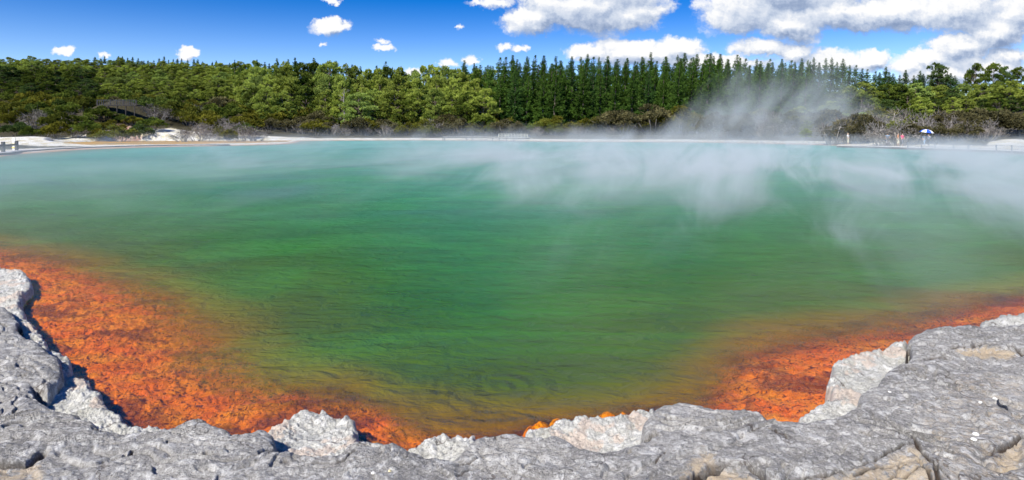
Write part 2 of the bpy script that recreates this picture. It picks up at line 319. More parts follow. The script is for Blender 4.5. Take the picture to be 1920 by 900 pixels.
def build_rock():
    pxs = np.arange(-330, 2260, 1.7); ys = np.concatenate([np.arange(452, 500, 1.0), np.arange(500, 915, 1.15), np.arange(915, 1400, 6), np.arange(1400, 2600, 60)])[::-1]
    x, y = grid_uv(pxs, ys, ZS); nr, nc = x.shape
    # jagged detail of the outlines
    wob = .018; jx = (fbm(x*9, y*9, 4, 70)-.5)*wob*3; jy = (fbm(x*9+5, y*9, 4, 71)-.5)*wob*3
    sS = sdf(x+jx*.6, y+jy*.6, SLABP); 
    lo = fbm(x*.8, y*.8, 4, 1); md = fbm(x*4, y*6, 5, 2); rl = rolls(x, y)
    fine = fbm(x*26, y*30, 4, 3); rid = fbm(x*7, y*11, 4, 4, ridged=True)
    inl = sstep(sS, 0, .22)
    r = .13; prof = np.sqrt(np.clip(1-(1-np.clip(sS, 0, r)/r)**2, 0, 1))
    z = ZS-.02+ (lo-.5)*.06*inl + (md-.5)*.055*(.3+.7*inl) + (rl-.5)*.034*(.3+.7*inl) + (fine-.5)*.020 + (rid-.5)*.020 + np.clip(y*-.012+.05, -.02, .05)
    z = z-(1-prof)*.075
    recess_shade = np.zeros_like(z)
    wx = x+(fbm(x*6, y*6, 2, 31)-.5)*.05; wy = y+(fbm(x*6, y*6, 2, 32)-.5)*.05
    for P, w, dp in CRW:
        P = np.array(P); bb = (x > P[:, 0].min()-.3) & (x < P[:, 0].max()+.3) & (y > P[:, 1].min()-.3) & (y < P[:, 1].max()+.3)
        if not bb.any(): continue
        d = dist_line(wx[bb], wy[bb], [tuple(p) for p in P]); c = 1-sstep(d, w*.45, w*1.25); z[bb] -= (min(dp, .045) if dp < .13 else dp*.75)*c; recess_shade[bb] = np.maximum(recess_shade[bb], c)
    tan = np.zeros_like(z)
    for P, k in TANW:
        s_ = sdf(x, y, P); tan = np.maximum(tan, k*sstep(s_, -.05, .08))
    # tan fractured parts: lower, layered
    lay = tan > .6; t_ = fbm(x*2.2+y*1.4, y*8, 4, 44); z = z-sstep(tan, .5, .8)*(.012+.02*t_)
    # small worn pits
    pit = fbm(x*5.5, y*6.5, 3, 90); pc = sstep(pit, .79, .84); z -= pc*.03; recess_shade = np.maximum(recess_shade, pc*.35)
    off = sS < 0; z = np.where(off, ZS-.10+sS*6, z)
    keep = sS > -.09
    F = grid_faces(nr, nc, keep); V = np.stack([x.ravel(), y.ravel(), np.maximum(z, -.5).ravel()], 1)
    u, F = compact(V, F); me = mesh_np('rock_slab', V[u], F, [M_SLAB], True, attrs={'tan': tan.ravel()[u], 'recess_shade': recess_shade.ravel()[u]})
    o = obj('rock_shelf_ground', me); tag(o, 'grey weathered sinter rock shelf in the foreground rimming the pool', kind='structure')
    # pale knobbly ledge below it
    x, y = grid_uv(pxs, ys, ZL); sS2 = sdf(x, y, SLABP); jx = (fbm(x*9, y*9, 4, 70)-.5)*wob*4; jy = (fbm(x*9+5, y*9, 4, 71)-.5)*wob*4
    sE = sdf(x+jx, y+jy, LEDGEP)
    keep = (sE > -.09) & (sS2 < .35)
    kn = fbm(x*11, y*12, 4, 21, ridged=True); kn2 = fbm(x*34, y*36, 3, 22); lo = fbm(x*2, y*2, 3, 23)
    r = .07; prof = np.sqrt(np.clip(1-(1-np.clip(sE, 0, r)/r)**2, 0, 1)); near = 1-sstep(sE, .05, .35)
    z = ZL-.02+(lo-.5)*.09+(kn-.5)*(.035+.02*near)+(kn2-.5)*(.016+.024*near)-(1-prof)*.07
    z = z-.03*sstep(-sS2, 0, .15)*(1-near)
    z = np.where(sE < 0, .08+sE*5, z)
    tan = sstep(fbm(x*3.2, y*3.2, 4, 25), .54, .66)*.9; recess_shade = sstep(.34-kn2, 0, .14)*near*.55
    F = grid_faces(nr, nc, keep); V = np.stack([x.ravel(), y.ravel(), np.maximum(z, -.4).ravel()], 1)
    u, F = compact(V, F); me = mesh_np('ledge', V[u], F, [M_LEDGE], True, attrs={'tan': tan.ravel()[u], 'recess_shade': recess_shade.ravel()[u]})
    o = obj('sinter_ledge_ground', me); tag(o, 'white knobbly sinter ledges at the waterline below the grey rock', kind='structure')
build_rock()

# ------------------------------------------------------------------ pool bed and water
def build_bed():
    pxs = np.arange(-330, 2260, 2.6); ys = np.concatenate([np.arange(380, 500, 1.5), np.arange(500, 880, 1.9)])[::-1]
    x, y = grid_uv(pxs, ys, 0); nr, nc = x.shape
    sE = -sdf(x, y, LEDGEP); dL = dist_line(x, y, LIM)
    out_ = inside(x, y, LIM+[(4000, 300), (-4000, 300)])
    t = np.where(out_, 1+dL*.6, sE/(np.abs(sE)+dL+1e-3))
    mid = sstep((px_a := 960+FPX*x/np.maximum(y, 1)), 640, 800)*(1-sstep(px_a, 1230, 1400)); t = t+.42*mid*sstep(sE, .0, .35)
    k1 = fbm(x*7, y*7, 5, 50, ridged=True); k2 = fbm(x*26, y*26, 3, 51); k3 = fbm(x*1.6, y*1.6, 4, 52)
    z = -.04-.20*np.clip(t, 0, 1)**1.3-.05*np.clip(t-1, 0, 8)+(k1-.5)*.085+(k2-.5)*.035+(k3-.5)*.12*np.clip(t*3, 0, 1)
    z = np.where(t < .02, -.03, z); z = np.clip(z, -1.6, -.012)
    # a few orange mats break the surface at the centre
    for px, py, rx, ry in [(1015,795,24,.0),(1045,788,18,.0),(1140,776,22,.0),(995,803,16,0),(1170,777,12,0)]:
        cx, cy = at(px, py, 0.05); d = np.hypot((x-cx)/(rx*cy/FPX), (y-cy)/.13); z = np.maximum(z, .09*(1-d**2)+(k2-.5)*.02-.03)
    keep = (sE > -.4) & (t < 6)
    F = grid_faces(nr, nc, keep); V = np.stack([x.ravel(), y.ravel(), z.ravel()], 1); u, F = compact(V, F)
    m, tt = mat('orange_bed'); P = tt.n('ShaderNodeNewGeometry').outputs['Position']
    n1 = tt.noise(P, 2.2, 5, .6, .4); n2 = tt.noise(P, 17, 5, .7, 1.2); n3 = tt.noise(P, 60, 3, .6)
    c = tt.mix(tt.ss(n1, .35, .7), (.92, .175, .001), (1.0, .34, .002))
    nd = tt.noise(P, 1.15, 4, .6, .6); c = tt.mix(tt.m('MULTIPLY', tt.ss(nd, .52, .60), .75), c, (.20, .040, .002)); c = tt.mix(tt.ss(n2, .49, .39), c, (.15, .018, .001)); c = tt.mix(tt.m('MULTIPLY', tt.ss(n2, .58, .74), .6), c, (.92, .32, .02))
    sx = tt.n('ShaderNodeSeparateXYZ'); tt.L.new(P, sx.inputs[0])
    c = tt.mix(tt.ss(sx.outputs[0], 6.0, 9.5), c, tt.mix(.5, c, (.62, .045, .01)))
    h = tt.m('ADD', n2, tt.m('MULTIPLY', n3, .35))
    out(tt, pbsdf(tt, c, .6, bump(tt, h, 1.0, .05), .3))
    tag(obj('pool_bed', mesh_np('pool_bed', V[u], F, [m], True)), 'orange mineral bed showing through the shallow edge of the pool', kind='structure')
build_bed()

def build_water():
    pxs = np.concatenate([np.arange(-900, -330, 20), np.arange(-330, 2260, 4), np.arange(2260, 2900, 20)])
    ys = np.concatenate([np.arange(256.5, 300, .5), np.arange(300, 450, 2), np.arange(450, 900, 3)])[::-1]
    x, y = grid_uv(pxs, ys, 0); nr, nc = x.shape
    sE = -sdf(x, y, LEDGEP); dL = dist_line(x, y, LIM)
    out_ = inside(x, y, LIM+[(4000, 900), (-4000, 900)])
    t = np.where(out_, 1+dL, np.clip(sE, 0, None)/(np.abs(sE)+dL+1e-3))
    mid = sstep((px_a := 960+FPX*x/np.maximum(y, 1)), 640, 800)*(1-sstep(px_a, 1230, 1400)); t = t+.42*mid*sstep(sE, .0, .35)
    sP = sdf(x, y, POOL); keep = sP > -4
    F = grid_faces(nr, nc, keep); V = np.stack([x.ravel(), y.ravel(), 0*x.ravel()], 1); u, F = compact(V, F)
    m, q = mat('pool_water'); P = q.n('ShaderNodeNewGeometry').outputs['Position']
    tv = attr(q, 'shelf'); fs = attr(q, 'farshore')
    nb = q.noise(P, .42, 4, .6, .8); nm = q.noise(q.vm('MULTIPLY', P, (1, 1.6, 1)), 2.2, 4, .6, .6)
    tn = q.m('ADD', tv, q.m('MULTIPLY', q.m('SUBTRACT', nm, .5), .75)); tn = q.m('ADD', tn, q.m('MULTIPLY', q.m('SUBTRACT', nb, .5), .5))
    opac = q.ss(tn, .34, 1.38); opac = q.m('MAXIMUM', opac, q.m('MULTIPLY', q.ss(tv, .0, .5), .10))
    # milky water by depth, olive to teal, steam haze and viewing angle painted in
    tl = q.m('ADD', tv, q.m('MULTIPLY', q.m('SUBTRACT', nb, .5), q.m('MULTIPLY', tv, .35)))
    lg = q.m('DIVIDE', q.m('LOGARITHM', q.m('ADD', tl, 1.0), 2.718), 5.0)
    c = q.ramp(lg, [(.09, (.42, .18, .002)), (.15, (.20, .115, .001)), (.215, (.070, .105, .001)), (.33, (.036, .130, .003)), (.46, (.028, .158, .044)), (.60, (.036, .225, .120)), (.76, (.045, .26, .205)), (.92, (.09, .38, .35))])
    n6 = q.noise(q.vm('MULTIPLY', P, (.16, .30, 1)), 1, 4, .6, 1.0); c = q.mix(q.m('MULTIPLY', q.ss(n6, .46, .64), .42), c, q.mix(.5, c, (.05, .30, .03)))
    n7 = q.noise(q.vm('MULTIPLY', P, (.07, .12, 1)), 1, 3, .6, 1.0); c = q.mix(q.m('MULTIPLY', q.m('MULTIPLY', q.ss(n7, .46, .68), q.ss(tv, 5, 12)), .4), c, (.035, .12, .12))
    n8 = q.noise(q.vm('MULTIPLY', P, (.32, .75, 1)), 1.2, 5, .65, .8); c = q.mix(q.m('MULTIPLY', q.m('MULTIPLY', q.ss(n8, .60, .36), q.ss(tv, .8, 3)), .36), c, q.mix(1.0, c, (.45, .5, .5), 'MULTIPLY'))
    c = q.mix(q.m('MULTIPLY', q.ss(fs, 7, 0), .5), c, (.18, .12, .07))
    # ripples
    w1 = q.noise(q.vm('MULTIPLY', P, (2.4, 4.2, 1)), 1.0, 4, .6, .6); w2 = q.noise(q.vm('MULTIPLY', P, (9, 14, 1)), 1.0, 3, .6, .8)
    w3 = q.noise(q.vm('MULTIPLY', P, (.5, 1.3, 1)), 1.0, 3, .5, .8)
    h = q.m('ADD', q.m('MULTIPLY', w1, .11), q.m('ADD', q.m('MULTIPLY', w2, .024), q.m('MULTIPLY', w3, .12)))
    def rings(cx, cy, wl, r0, amp):
        d = q.vm('LENGTH', q.vm('SUBTRACT', P, (cx, cy, 0)), out=1); d = q.m('ADD', d, q.m('MULTIPLY', nm, .35))
        return q.m('MULTIPLY', q.m('MULTIPLY', q.m('SINE', q.m('MULTIPLY', d, 2*PI/wl)), q.ss(d, r0, r0*.3)), amp)
    cx, cy = at(800, 690); h = q.m('ADD', h, rings(cx+.8, cy-.5, .21, 1.3, .011))
    cx, cy = at(1445, 735); h = q.m('ADD', h, rings(cx, cy, .10, .6, .006))
    bp = bump(q, h, 1.0, 1.0); bg_ = bump(q, h, .28, 1.0)
    tr = q.n('ShaderNodeBsdfTransparent'); tr.inputs[0].default_value = (.98, .93, .48, 1)
    df = q.n('ShaderNodeBsdfDiffuse'); q.put(df.inputs[0], c); q.L.new(bp, df.inputs['Normal'])
    mx = q.n('ShaderNodeMixShader'); q.put(mx.inputs[0], opac); q.L.new(tr.outputs[0], mx.inputs[1]); q.L.new(df.outputs[0], mx.inputs[2])
    gl = q.n('ShaderNodeBsdfGlossy'); gl.inputs['Roughness'].default_value = .14; q.L.new(bg_, gl.inputs['Normal'])
    fr = q.n('ShaderNodeFresnel'); fr.inputs[0].default_value = 1.33;     m2 = q.n('ShaderNodeMixShader'); q.put(m2.inputs[0], q.m('MINIMUM', q.m('MULTIPLY', fr.outputs[0], .15), .18)); q.L.new(mx.outputs[0], m2.inputs[1]); q.L.new(gl.outputs[0], m2.inputs[2])
    out(q, m2.outputs[0])
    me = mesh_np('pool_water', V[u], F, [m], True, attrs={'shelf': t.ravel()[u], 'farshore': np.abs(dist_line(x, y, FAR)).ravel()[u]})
    tag(obj('pool_water', me), 'green to teal steaming water of the hot spring pool', kind='structure')
    # ochre pond behind the spit
    m, q = mat('pond_water'); P = q.n('ShaderNodeNewGeometry').outputs['Position']
    n = q.noise(q.vm('MULTIPLY', P, (.10, .5, 1)), 1, 4, .6); c = q.mix(q.ss(n, .4, .6), (.55, .27, .035), (.22, .17, .05))
    b = bump(q, q.noise(P, 3, 3), .3, .02); out(q, pbsdf(q, c, .8, b, .05))
    Pc = np.array(POND); cc = Pc.mean(0); Pb = cc+(Pc-cc)*1.06
    V = [(cc[0], cc[1], .10)]+[(p[0], p[1], .10) for p in Pb]; n_ = len(Pb); F = [(0, 1+(i+1) % n_, 1+i) for i in range(n_)]
    tag(obj('pond_water', mesh_np('pond', V, F, [m])), 'shallow ochre pond behind the boardwalk spit', kind='structure')
build_water()

# ------------------------------------------------------------------ ground: one sheet to the horizon
HA = ([-900, 0, 200, 330, 430, 540, 700, 900, 1300, 1500, 1700, 1920, 2800], [22, 23, 25, 23, 18, 9, 4.5, 2.5, 2, 4, 8, 9, 9])
def ground_z(x, y):
    x = np.asarray(x, float); y = np.asarray(y, float)
    sP = -sdf(x, y, POOL); a = 960+FPX*x/np.maximum(y, 20); A = np.interp(a, *HA)
    near = sstep(y, 25, 45)
    st = np.interp(a, [0, 900, 1300, 1600, 1920], [104, 150, 150, 92, 84]); en = np.interp(a, [0, 600, 1300, 1600, 1920], [262, 250, 240, 190, 170])
    hill = A*np.clip((y-st)/(en-st), 0, 1.15)**1.7*near
    bank = np.interp(sP, [-2, -.6, 0, 1.0, 5, 14, 40], [-1.2, -.25, 0, .16, .3, .75, 1.5])
    sQ = sdf(x, y, POND); flat = .22+0*x
    # low spit between the pool and the pond stays flat
    lowm = (1-sstep(y, 118, 140))*(1-sstep(a, 600, 660))*sstep(y, 40, 60)
    bank = np.where((bank > .13), bank*(1-lowm)+.13*lowm, bank)
    # white mound at the far left behind the boardwalk
    mx_, my_ = col_at(45, 106), 106; md = np.hypot((x-mx_)/13, (y-my_)/9); bank = bank+1.15*np.exp(-md**2*1.3)*sstep(y, 93, 99)
    z = bank+hill
    for px_, y_, sx, sy, am in ((226, 149, 9.5, 10, 5.9), (322, 138, 6, 9, .7)):
        z = z+am*np.exp(-((x-col_at(px_, y_))/sx)**2-((y-y_)/sy)**2)
    z = np.where(sQ > -1.5, np.minimum(z, np.interp(sQ, [-1.5, -.2, 0, .6], [.6, .2, .1, -.15])), z)
    z = z+(fbm(x*.3, y*.3, 4, 60)-.5)*.25*sstep(sP, 2, 12)*sstep(np.abs(sQ), 0, 3)
    z = np.where(near < .5, np.minimum(z, -3.), z)
    sS = sdf(x, y, SLABP); yy = np.maximum(y, .01); pp = 960+FPX*x/yy; beyond = (y < 1.2) | (pp < -300) | (pp > 2230)
    zr = np.where(beyond, .33, .08); z = np.where((near < .5) & (sS > .25), zr+(fbm(x*1.3, y*1.3, 4, 61)-.5)*.12*beyond, z)
    return z, sP, sQ, a
def build_ground():
    th = np.concatenate([np.linspace(-180, -62, 40)[:-1], np.linspace(-62, -42, 40)[:-1], np.linspace(-42, 42, 760)[:-1], np.linspace(42, 62, 40)[:-1], np.linspace(62, 180, 40)])
    r = np.concatenate([np.geomspace(.6, 40, 70)[:-1], np.geomspace(40, 68, 60)[:-1], np.geomspace(68, 330, 420)[:-1], np.geomspace(330, 4500, 40)])
    T, Rr = np.meshgrid(R(1)*th, r); x = Rr*np.sin(T); y = Rr*np.cos(T); z, sP, sQ, a = ground_z(x, y)
    pale = np.maximum((1-sstep(sP, 3, 11)), (1-sstep(-sQ, 3, 12)))*sstep(y, 20, 30)
    mx_, my_ = col_at(45, 106), 106; pale = np.maximum(pale, 1-sstep(np.hypot((x-mx_)/16, (y-my_)/11), .8, 1.15))
    pale = np.maximum(pale, .62*(1-sstep(np.hypot((a-322)/24, (y-130)/11), .7, 1.2)))
    pale = np.maximum(pale, (1-sstep(np.hypot((a-1895)/45, (y-82)/9), .7, 1.3)))
    pink = 1-sstep(np.hypot((a-234)/36, (y-131)/8), .7, 1.2)
    nr, nc = x.shape; F = grid_faces(nr, nc); V = np.stack([x.ravel(), y.ravel(), z.ravel()], 1)
    m, t = mat('ground_litter'); P = t.n('ShaderNodeNewGeometry').outputs['Position']
    n1 = t.noise(P, .5, 6, .65); n2 = t.noise(P, 2.5, 5, .65); pa = attr(t, 'pale'); pk = attr(t, 'pink')
    c = t.mix(t.ss(n2, .4, .6), (.035, .035, .016), (.075, .06, .032))
    w = t.mix(t.ss(n1, .42, .62), (.70, .68, .62), (.52, .46, .30)); w = t.mix(t.ss(n2, .58, .7), w, (.40, .42, .22))
    c = t.mix(t.ss(t.m('ADD', pa, t.m('MULTIPLY', t.m('SUBTRACT', n2, .5), 1.1)), .35, .6), c, w)
    c = t.mix(t.ss(t.m('ADD', pk, t.m('MULTIPLY', t.m('SUBTRACT', n2, .5), 2.2)), .5, .7), c, t.mix(t.ss(n1, .4, .6), (.33, .18, .125), (.46, .36, .29)))
    wet = attr(t, 'wet'); c = t.mix(wet, c, (.36, .19, .11))
    n3 = t.noise(P, 30, 5, .7); rk = t.mix(t.ss(n3, .4, .62), (.28, .27, .25), (.52, .51, .48)); c = t.mix(attr(t, 'rocky'), c, rk)
    out(t, pbsdf(t, c, .9, bump(t, n2, .6, .3), .2))
    me = mesh_np('ground', V, F, [m], True, attrs={'pale': pale.ravel(), 'pink': pink.ravel(), 'rocky': (1-sstep(y, 24, 30)).ravel()*(sdf(x, y, SLABP) > -.5).ravel(), 'wet': ((1-sstep(sP, .3, 1.6))*.8).ravel()})
    tag(obj('ground', me), 'pale sinter flats and wooded ground around the pool', kind='structure')
build_ground()
def gz(x, y): return float(ground_z(np.array([x]), np.array([y]))[0][0])

# ------------------------------------------------------------------ vegetation
def leaf_mat(name, c0, c1, c2=None, trans=.25, nsc=1.2):
    m, t = mat(name); tc = t.n('ShaderNodeTexCoord').outputs['Object']; oi = t.n('ShaderNodeObjectInfo').outputs['Random']
    n = t.noise(tc, nsc, 3, .6); a = attr(t, 'tone')
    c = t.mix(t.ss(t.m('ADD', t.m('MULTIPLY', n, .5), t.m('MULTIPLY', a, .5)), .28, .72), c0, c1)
    if c2: c = t.mix(t.m('MULTIPLY', t.ss(oi, .45, 1.0), .65), c, c2)
    hs = t.n('ShaderNodeHueSaturation'); t.put(hs.inputs['Color'], c); t.put(hs.inputs['Value'], t.m('MULTIPLY_ADD', t.m('FRACT', t.m('MULTIPLY', oi, 7.3)), .5, .78))
    d = t.n('ShaderNodeBsdfDiffuse'); t.L.new(hs.outputs[0], d.inputs[0]); tl = t.n('ShaderNodeBsdfTranslucent'); t.L.new(hs.outputs[0], tl.inputs[0])
    mx = t.n('ShaderNodeMixShader'); mx.inputs[0].default_value = trans; t.L.new(d.outputs[0], mx.inputs[1]); t.L.new(tl.outputs[0], mx.inputs[2]); out(t, mx.outputs[0]); return m
M_BARK = simple('bark', (.15, .12, .095), .9, .35, 4, .4); M_PALEBARK = simple('pale_bark', (.34, .31, .28), .9, .3, 4, .4)
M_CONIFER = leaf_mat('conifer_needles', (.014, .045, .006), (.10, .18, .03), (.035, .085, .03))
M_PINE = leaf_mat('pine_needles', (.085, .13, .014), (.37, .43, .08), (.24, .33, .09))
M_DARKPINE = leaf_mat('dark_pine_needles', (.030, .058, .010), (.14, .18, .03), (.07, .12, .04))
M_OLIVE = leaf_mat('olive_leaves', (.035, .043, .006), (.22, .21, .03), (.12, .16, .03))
M_BROWN = leaf_mat('russet_leaves', (.045, .044, .020), (.16, .145, .065), (.13, .11, .05))
M_GREY = leaf_mat('grey_twigs', (.08, .075, .07), (.23, .21, .195), (.14, .12, .10), .1)

def tufts(C, N, S, k, spread, tone, lw=.35, r=rng):
    """k narrow leaf blades per tuft at centres C, leaning along N, of length S"""
    n = len(C); C = np.repeat(C, k, 0); N = np.repeat(N, k, 0); S = np.repeat(S, k)[:, None]; tn = np.repeat(tone, k)
    d = N+r.normal(0, spread, C.shape); d /= np.linalg.norm(d, axis=1)[:, None]+1e-9
    s = np.cross(d, r.normal(0, 1, C.shape)); s /= np.linalg.norm(s, axis=1)[:, None]+1e-9
    b = C+r.normal(0, .3, C.shape)*S; L = S*r.uniform(.7, 1.3, (len(C), 1)); W = L*lw
    V = np.concatenate([b-s*W*.5, b+s*W*.5, b+s*W*.3+d*L, b-s*W*.3+d*L], 0); m = len(C)
    F = np.stack([np.arange(m), np.arange(m)+m, np.arange(m)+2*m, np.arange(m)+3*m], 1)
    t = np.clip(tn+r.normal(0, .12, m), 0, 1); return V, F, np.tile(t, 4)

def conifer_proto(H, W, seed, lean=0, bare=.08, m=None, gaps=.15):
    r = np.random.default_rng(seed); C = []; N = []; S = []; T = []; z = H*bare
    tr = MB(); kx = lean*.02*H; pts = [(kx*(f**2), 0, H*f) for f in np.linspace(0, .97, 9)]; tr.path(pts, [(.018*H)*(1-f*.95)+.015 for f in np.linspace(0, 1, 9)], 6)
    ph = r.uniform(0, 6)
    while z < H*.985:
        f = z/H; rad = W*.5*((1-f)**.9)*1.15*(.6+.4*min(1, f/.2))*r.uniform(.7, 1.2)+.06; nb = r.integers(5, 8); ph += 1.1
        for i in range(nb):
            if r.random() < gaps: continue
            a = ph+2*PI*i/nb+r.normal(0, .2); L = rad*r.uniform(.65, 1.2); up = .12+.35*f+r.normal(0, .12); ns = max(2, int(L/.38))
            q0 = np.array([kx*f*f, 0, z])
            for j in range(ns):
                g = (j+.6)/ns; sag = -.25*L*g*(1-f)*.8+up*L*g*g
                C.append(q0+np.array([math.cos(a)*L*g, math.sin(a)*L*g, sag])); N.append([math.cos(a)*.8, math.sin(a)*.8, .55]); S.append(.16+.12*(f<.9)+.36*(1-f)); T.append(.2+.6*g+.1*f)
            if L > .8 and i % 3 == 0: tr.tube(tuple(q0), tuple(q0+np.array([math.cos(a)*L*.8, math.sin(a)*L*.8, (-.1*(1-f)+up*.5)*L])), .03+.03*(1-f), .01, 3)
        z += (.30+.62*(1-f))*r.uniform(.8, 1.2)
    C = np.array(C); V, F, t = tufts(C, np.array(N), np.array(S), 9, .55, np.array(T), .33, r)
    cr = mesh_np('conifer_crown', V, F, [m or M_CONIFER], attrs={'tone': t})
    return cr, tr
def clump_crown(centres, radii, seed, per, size, k=5, lw=.45, flat=.85):
    """leaf tufts spread over lumpy clumps, denser on their upper faces"""
    r = np.random.default_rng(seed); C = []; N = []; S = []; T = []
    for c, rad in zip(centres, radii):
        n = int(per*rad*rad)+6; v = r.normal(0, 1, (n, 3)); v /= np.linalg.norm(v, axis=1)[:, None]; v[:, 2] = np.where(v[:, 2] < -.25, -v[:, 2], v[:, 2])
        q = v*(rad*r.uniform(.72, 1.05, (n, 1)))*np.array([1, 1, flat]); C.append(c+q); nn = v*.8+np.array([0, 0, .45]); N.append(nn)
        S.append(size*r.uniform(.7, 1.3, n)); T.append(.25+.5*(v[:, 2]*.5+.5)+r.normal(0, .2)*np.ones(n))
    return tufts(np.concatenate(C), np.concatenate(N), np.concatenate(S), k, .6, np.concatenate(T), lw, r)
def pine_proto(H, W, seed, m, bare=.25, pale=False, open_=.0):
    r = np.random.default_rng(seed); tr = MB(); lx = r.normal(0, .03*H); ly = r.normal(0, .03*H)
    fs = np.linspace(0, .95, 7); pts = [(lx*f*f, ly*f*f, H*f) for f in fs]; tr.path(pts, [.022*H*(1-f*.85) for f in fs], 6)
    cen = []; rad = []; nlev = 7
    for lv in range(nlev):
        f = bare+(1-bare)*(lv+.3)/nlev; prof = math.sin(PI*min(1, (f-bare)/(1-bare)*.80+.20))**.6; nb = 12 if lv < nlev-2 else 6
        for i in range(nb):
            if r.random() < open_: continue
            a = r.uniform(0, 2*PI); R0 = W*.5*prof*r.uniform(.45, 1.0); zz = H*(f+r.normal(0, .035)); rd = W*.5*r.uniform(.17, .31)*(1.1-.35*f)
            c = np.array([lx*f*f+math.cos(a)*R0, ly*f*f+math.sin(a)*R0, zz+R0*.15]); cen.append(c); rad.append(rd)
            tr.tube((lx*f*f, ly*f*f, H*max(.1, f-.1)), tuple(c-np.array([0, 0, rd*.3])), .006*H, .02, 4)
    cen.append(np.array([lx, ly, H*.95])); rad.append(W*.13)
    V, F, t = clump_crown(cen, rad, seed+1, 46, .28, 7, .40)
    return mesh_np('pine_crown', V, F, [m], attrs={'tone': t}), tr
def shrub_mesh(H, W, seed, m, twigm, per=75, size=.24, twigs=14, k=6, lw=.4):
    r = np.random.default_rng(seed); cen = []; rad = []
    n = 13
    for i in range(n):
        a = r.uniform(0, 2*PI); R0 = W*.5*math.sqrt(r.random())*.85; zz = H*(.30+.48*r.random()*(1-(R0/(W*.5))**2*.6)); rd = H*r.uniform(.15, .27)
        cen.append(np.array([math.cos(a)*R0, math.sin(a)*R0, zz])); rad.append(rd)
    cen.append(np.array([r.normal(0, .3), 0, H*.76])); rad.append(H*.22)
    V, F, t = clump_crown(cen, rad, seed+3, per, size, k, lw)
    tw = MB()
    for i in range(twigs):
        c = cen[i % len(cen)]; b = (c[0]*.25+r.normal(0, .1), c[1]*.25+r.normal(0, .1), -.3); tw.tube(b, tuple(c+r.normal(0, .2, 3)), .05, .015, 4)
        if twigs > 14:
            for j in range(3):
                d = r.normal(0, 1, 3)*np.array([1, 1, .7])+np.array([0, 0, .5]); tw.tube(tuple(c), tuple(c+d*H*.22), .018, .006, 3)
    # tube quads only, caps dropped
    tv = np.array(tw.v); tf = np.array([f for f in tw.f if len(f) == 4])
    nV = len(V); V = np.concatenate([V, tv]); mi = np.concatenate([np.zeros(len(F), int), np.ones(len(tf), int)]); F = np.concatenate([F, tf+nV]); t = np.concatenate([t, np.full(len(tv), .5)])
    return mesh_np('shrub', V, F, [m, twigm], midx=mi, attrs={'tone': t})

class Proto:
    def __init__(s, name, crown, trunk, trunk_mat, H):
        s.H = H; s.name = name; s.first = True
        s.root = thing(name); s.c = obj('crown', crown, s.root); s.t = trunk.build('trunk', trunk_mat, s.root)
    def place(s, x, y, z, h, rz, label, cat, group, wx=1.0):
        if s.first: ro = s.root; s.first = False
        else:
            ro = s.root.copy(); COL.objects.link(ro)
            for ch in (s.c, s.t): c = ch.copy(); COL.objects.link(c); c.parent = ro
        k = h/s.H; ro.location = (x, y, z); ro.rotation_euler = (0, 0, rz); ro.scale = (k*wx, k*wx, k); tag(ro, label, cat, group); return ro
class ShrubProto:
    def __init__(s, name, me, H): s.me = me; s.name = name; s.H = H
    def place(s, x, y, z, h, rz, label, cat, group, wx=1.0):
        o = obj(s.name, s.me); k = h/s.H; o.location = (x, y, z); o.rotation_euler = (0, 0, rz); o.scale = (k*wx, k*wx, k); tag(o, label, cat, group); return o

def mk_con(n, **k): 
    H = 20; return [Proto('conifer', *conifer_proto(H, w, 100+i*7+n, **k), M_BARK, H) for i, w in enumerate((8.0, 9.2, 7.2))]
CON = mk_con(0, lean=1)+mk_con(3, lean=2.5, gaps=.25)
SPIRE = [Proto('conifer', *conifer_proto(12, 4.2, 300+i, gaps=.3, bare=.05), M_BARK, 12) for i in range(2)]
PINE = [Proto('broad_pine', *pine_proto(12, 8.5, 400+i, M_PINE), M_BARK, 12) for i in range(5)]
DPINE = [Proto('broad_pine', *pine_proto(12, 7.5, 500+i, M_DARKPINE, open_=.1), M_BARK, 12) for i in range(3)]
OLV = [ShrubProto('shrub', shrub_mesh(4, 6.0, 600+i, M_OLIVE, M_PALEBARK), 4) for i in range(4)]
BRN = [ShrubProto('shrub', shrub_mesh(4, 5.6, 620+i, M_BROWN, M_PALEBARK), 4) for i in range(3)]
GRY = [ShrubProto('bare_shrub', shrub_mesh(3, 4.2, 640+i, M_GREY, M_PALEBARK, 20, .28, 30, 4, .14), 3) for i in range(3)]
DSH = [ShrubProto('shrub', shrub_mesh(4, 5.4, 660+i, M_DARKPINE, M_BARK), 4) for i in range(2)]

# queue first so that the ground height of all plants is read in one pass
Q = []
def put(protos, px, y, label, cat, group, top=None, h=None, wx=1.0): Q.append((random.choice(protos) if isinstance(protos, list) else protos, px, y, label, cat, group, top, h, wx))
def U(a, b): return random.uniform(a, b)
SKY_C = ([150, 250, 330, 420, 500, 560, 640, 720, 800, 860, 920, 1000, 1100, 1200, 1300, 1380, 1440, 1500, 1560, 1640, 1700, 1760, 1830, 1900, 1960],
         [106, 103, 106, 113, 112, 110, 118, 128, 132, 120, 109, 106, 105, 103, 99, 104, 109, 113, 112, 122, 130, 136, 136, 138, 140])
def skyc(px): return float(np.interp(px, *SKY_C))
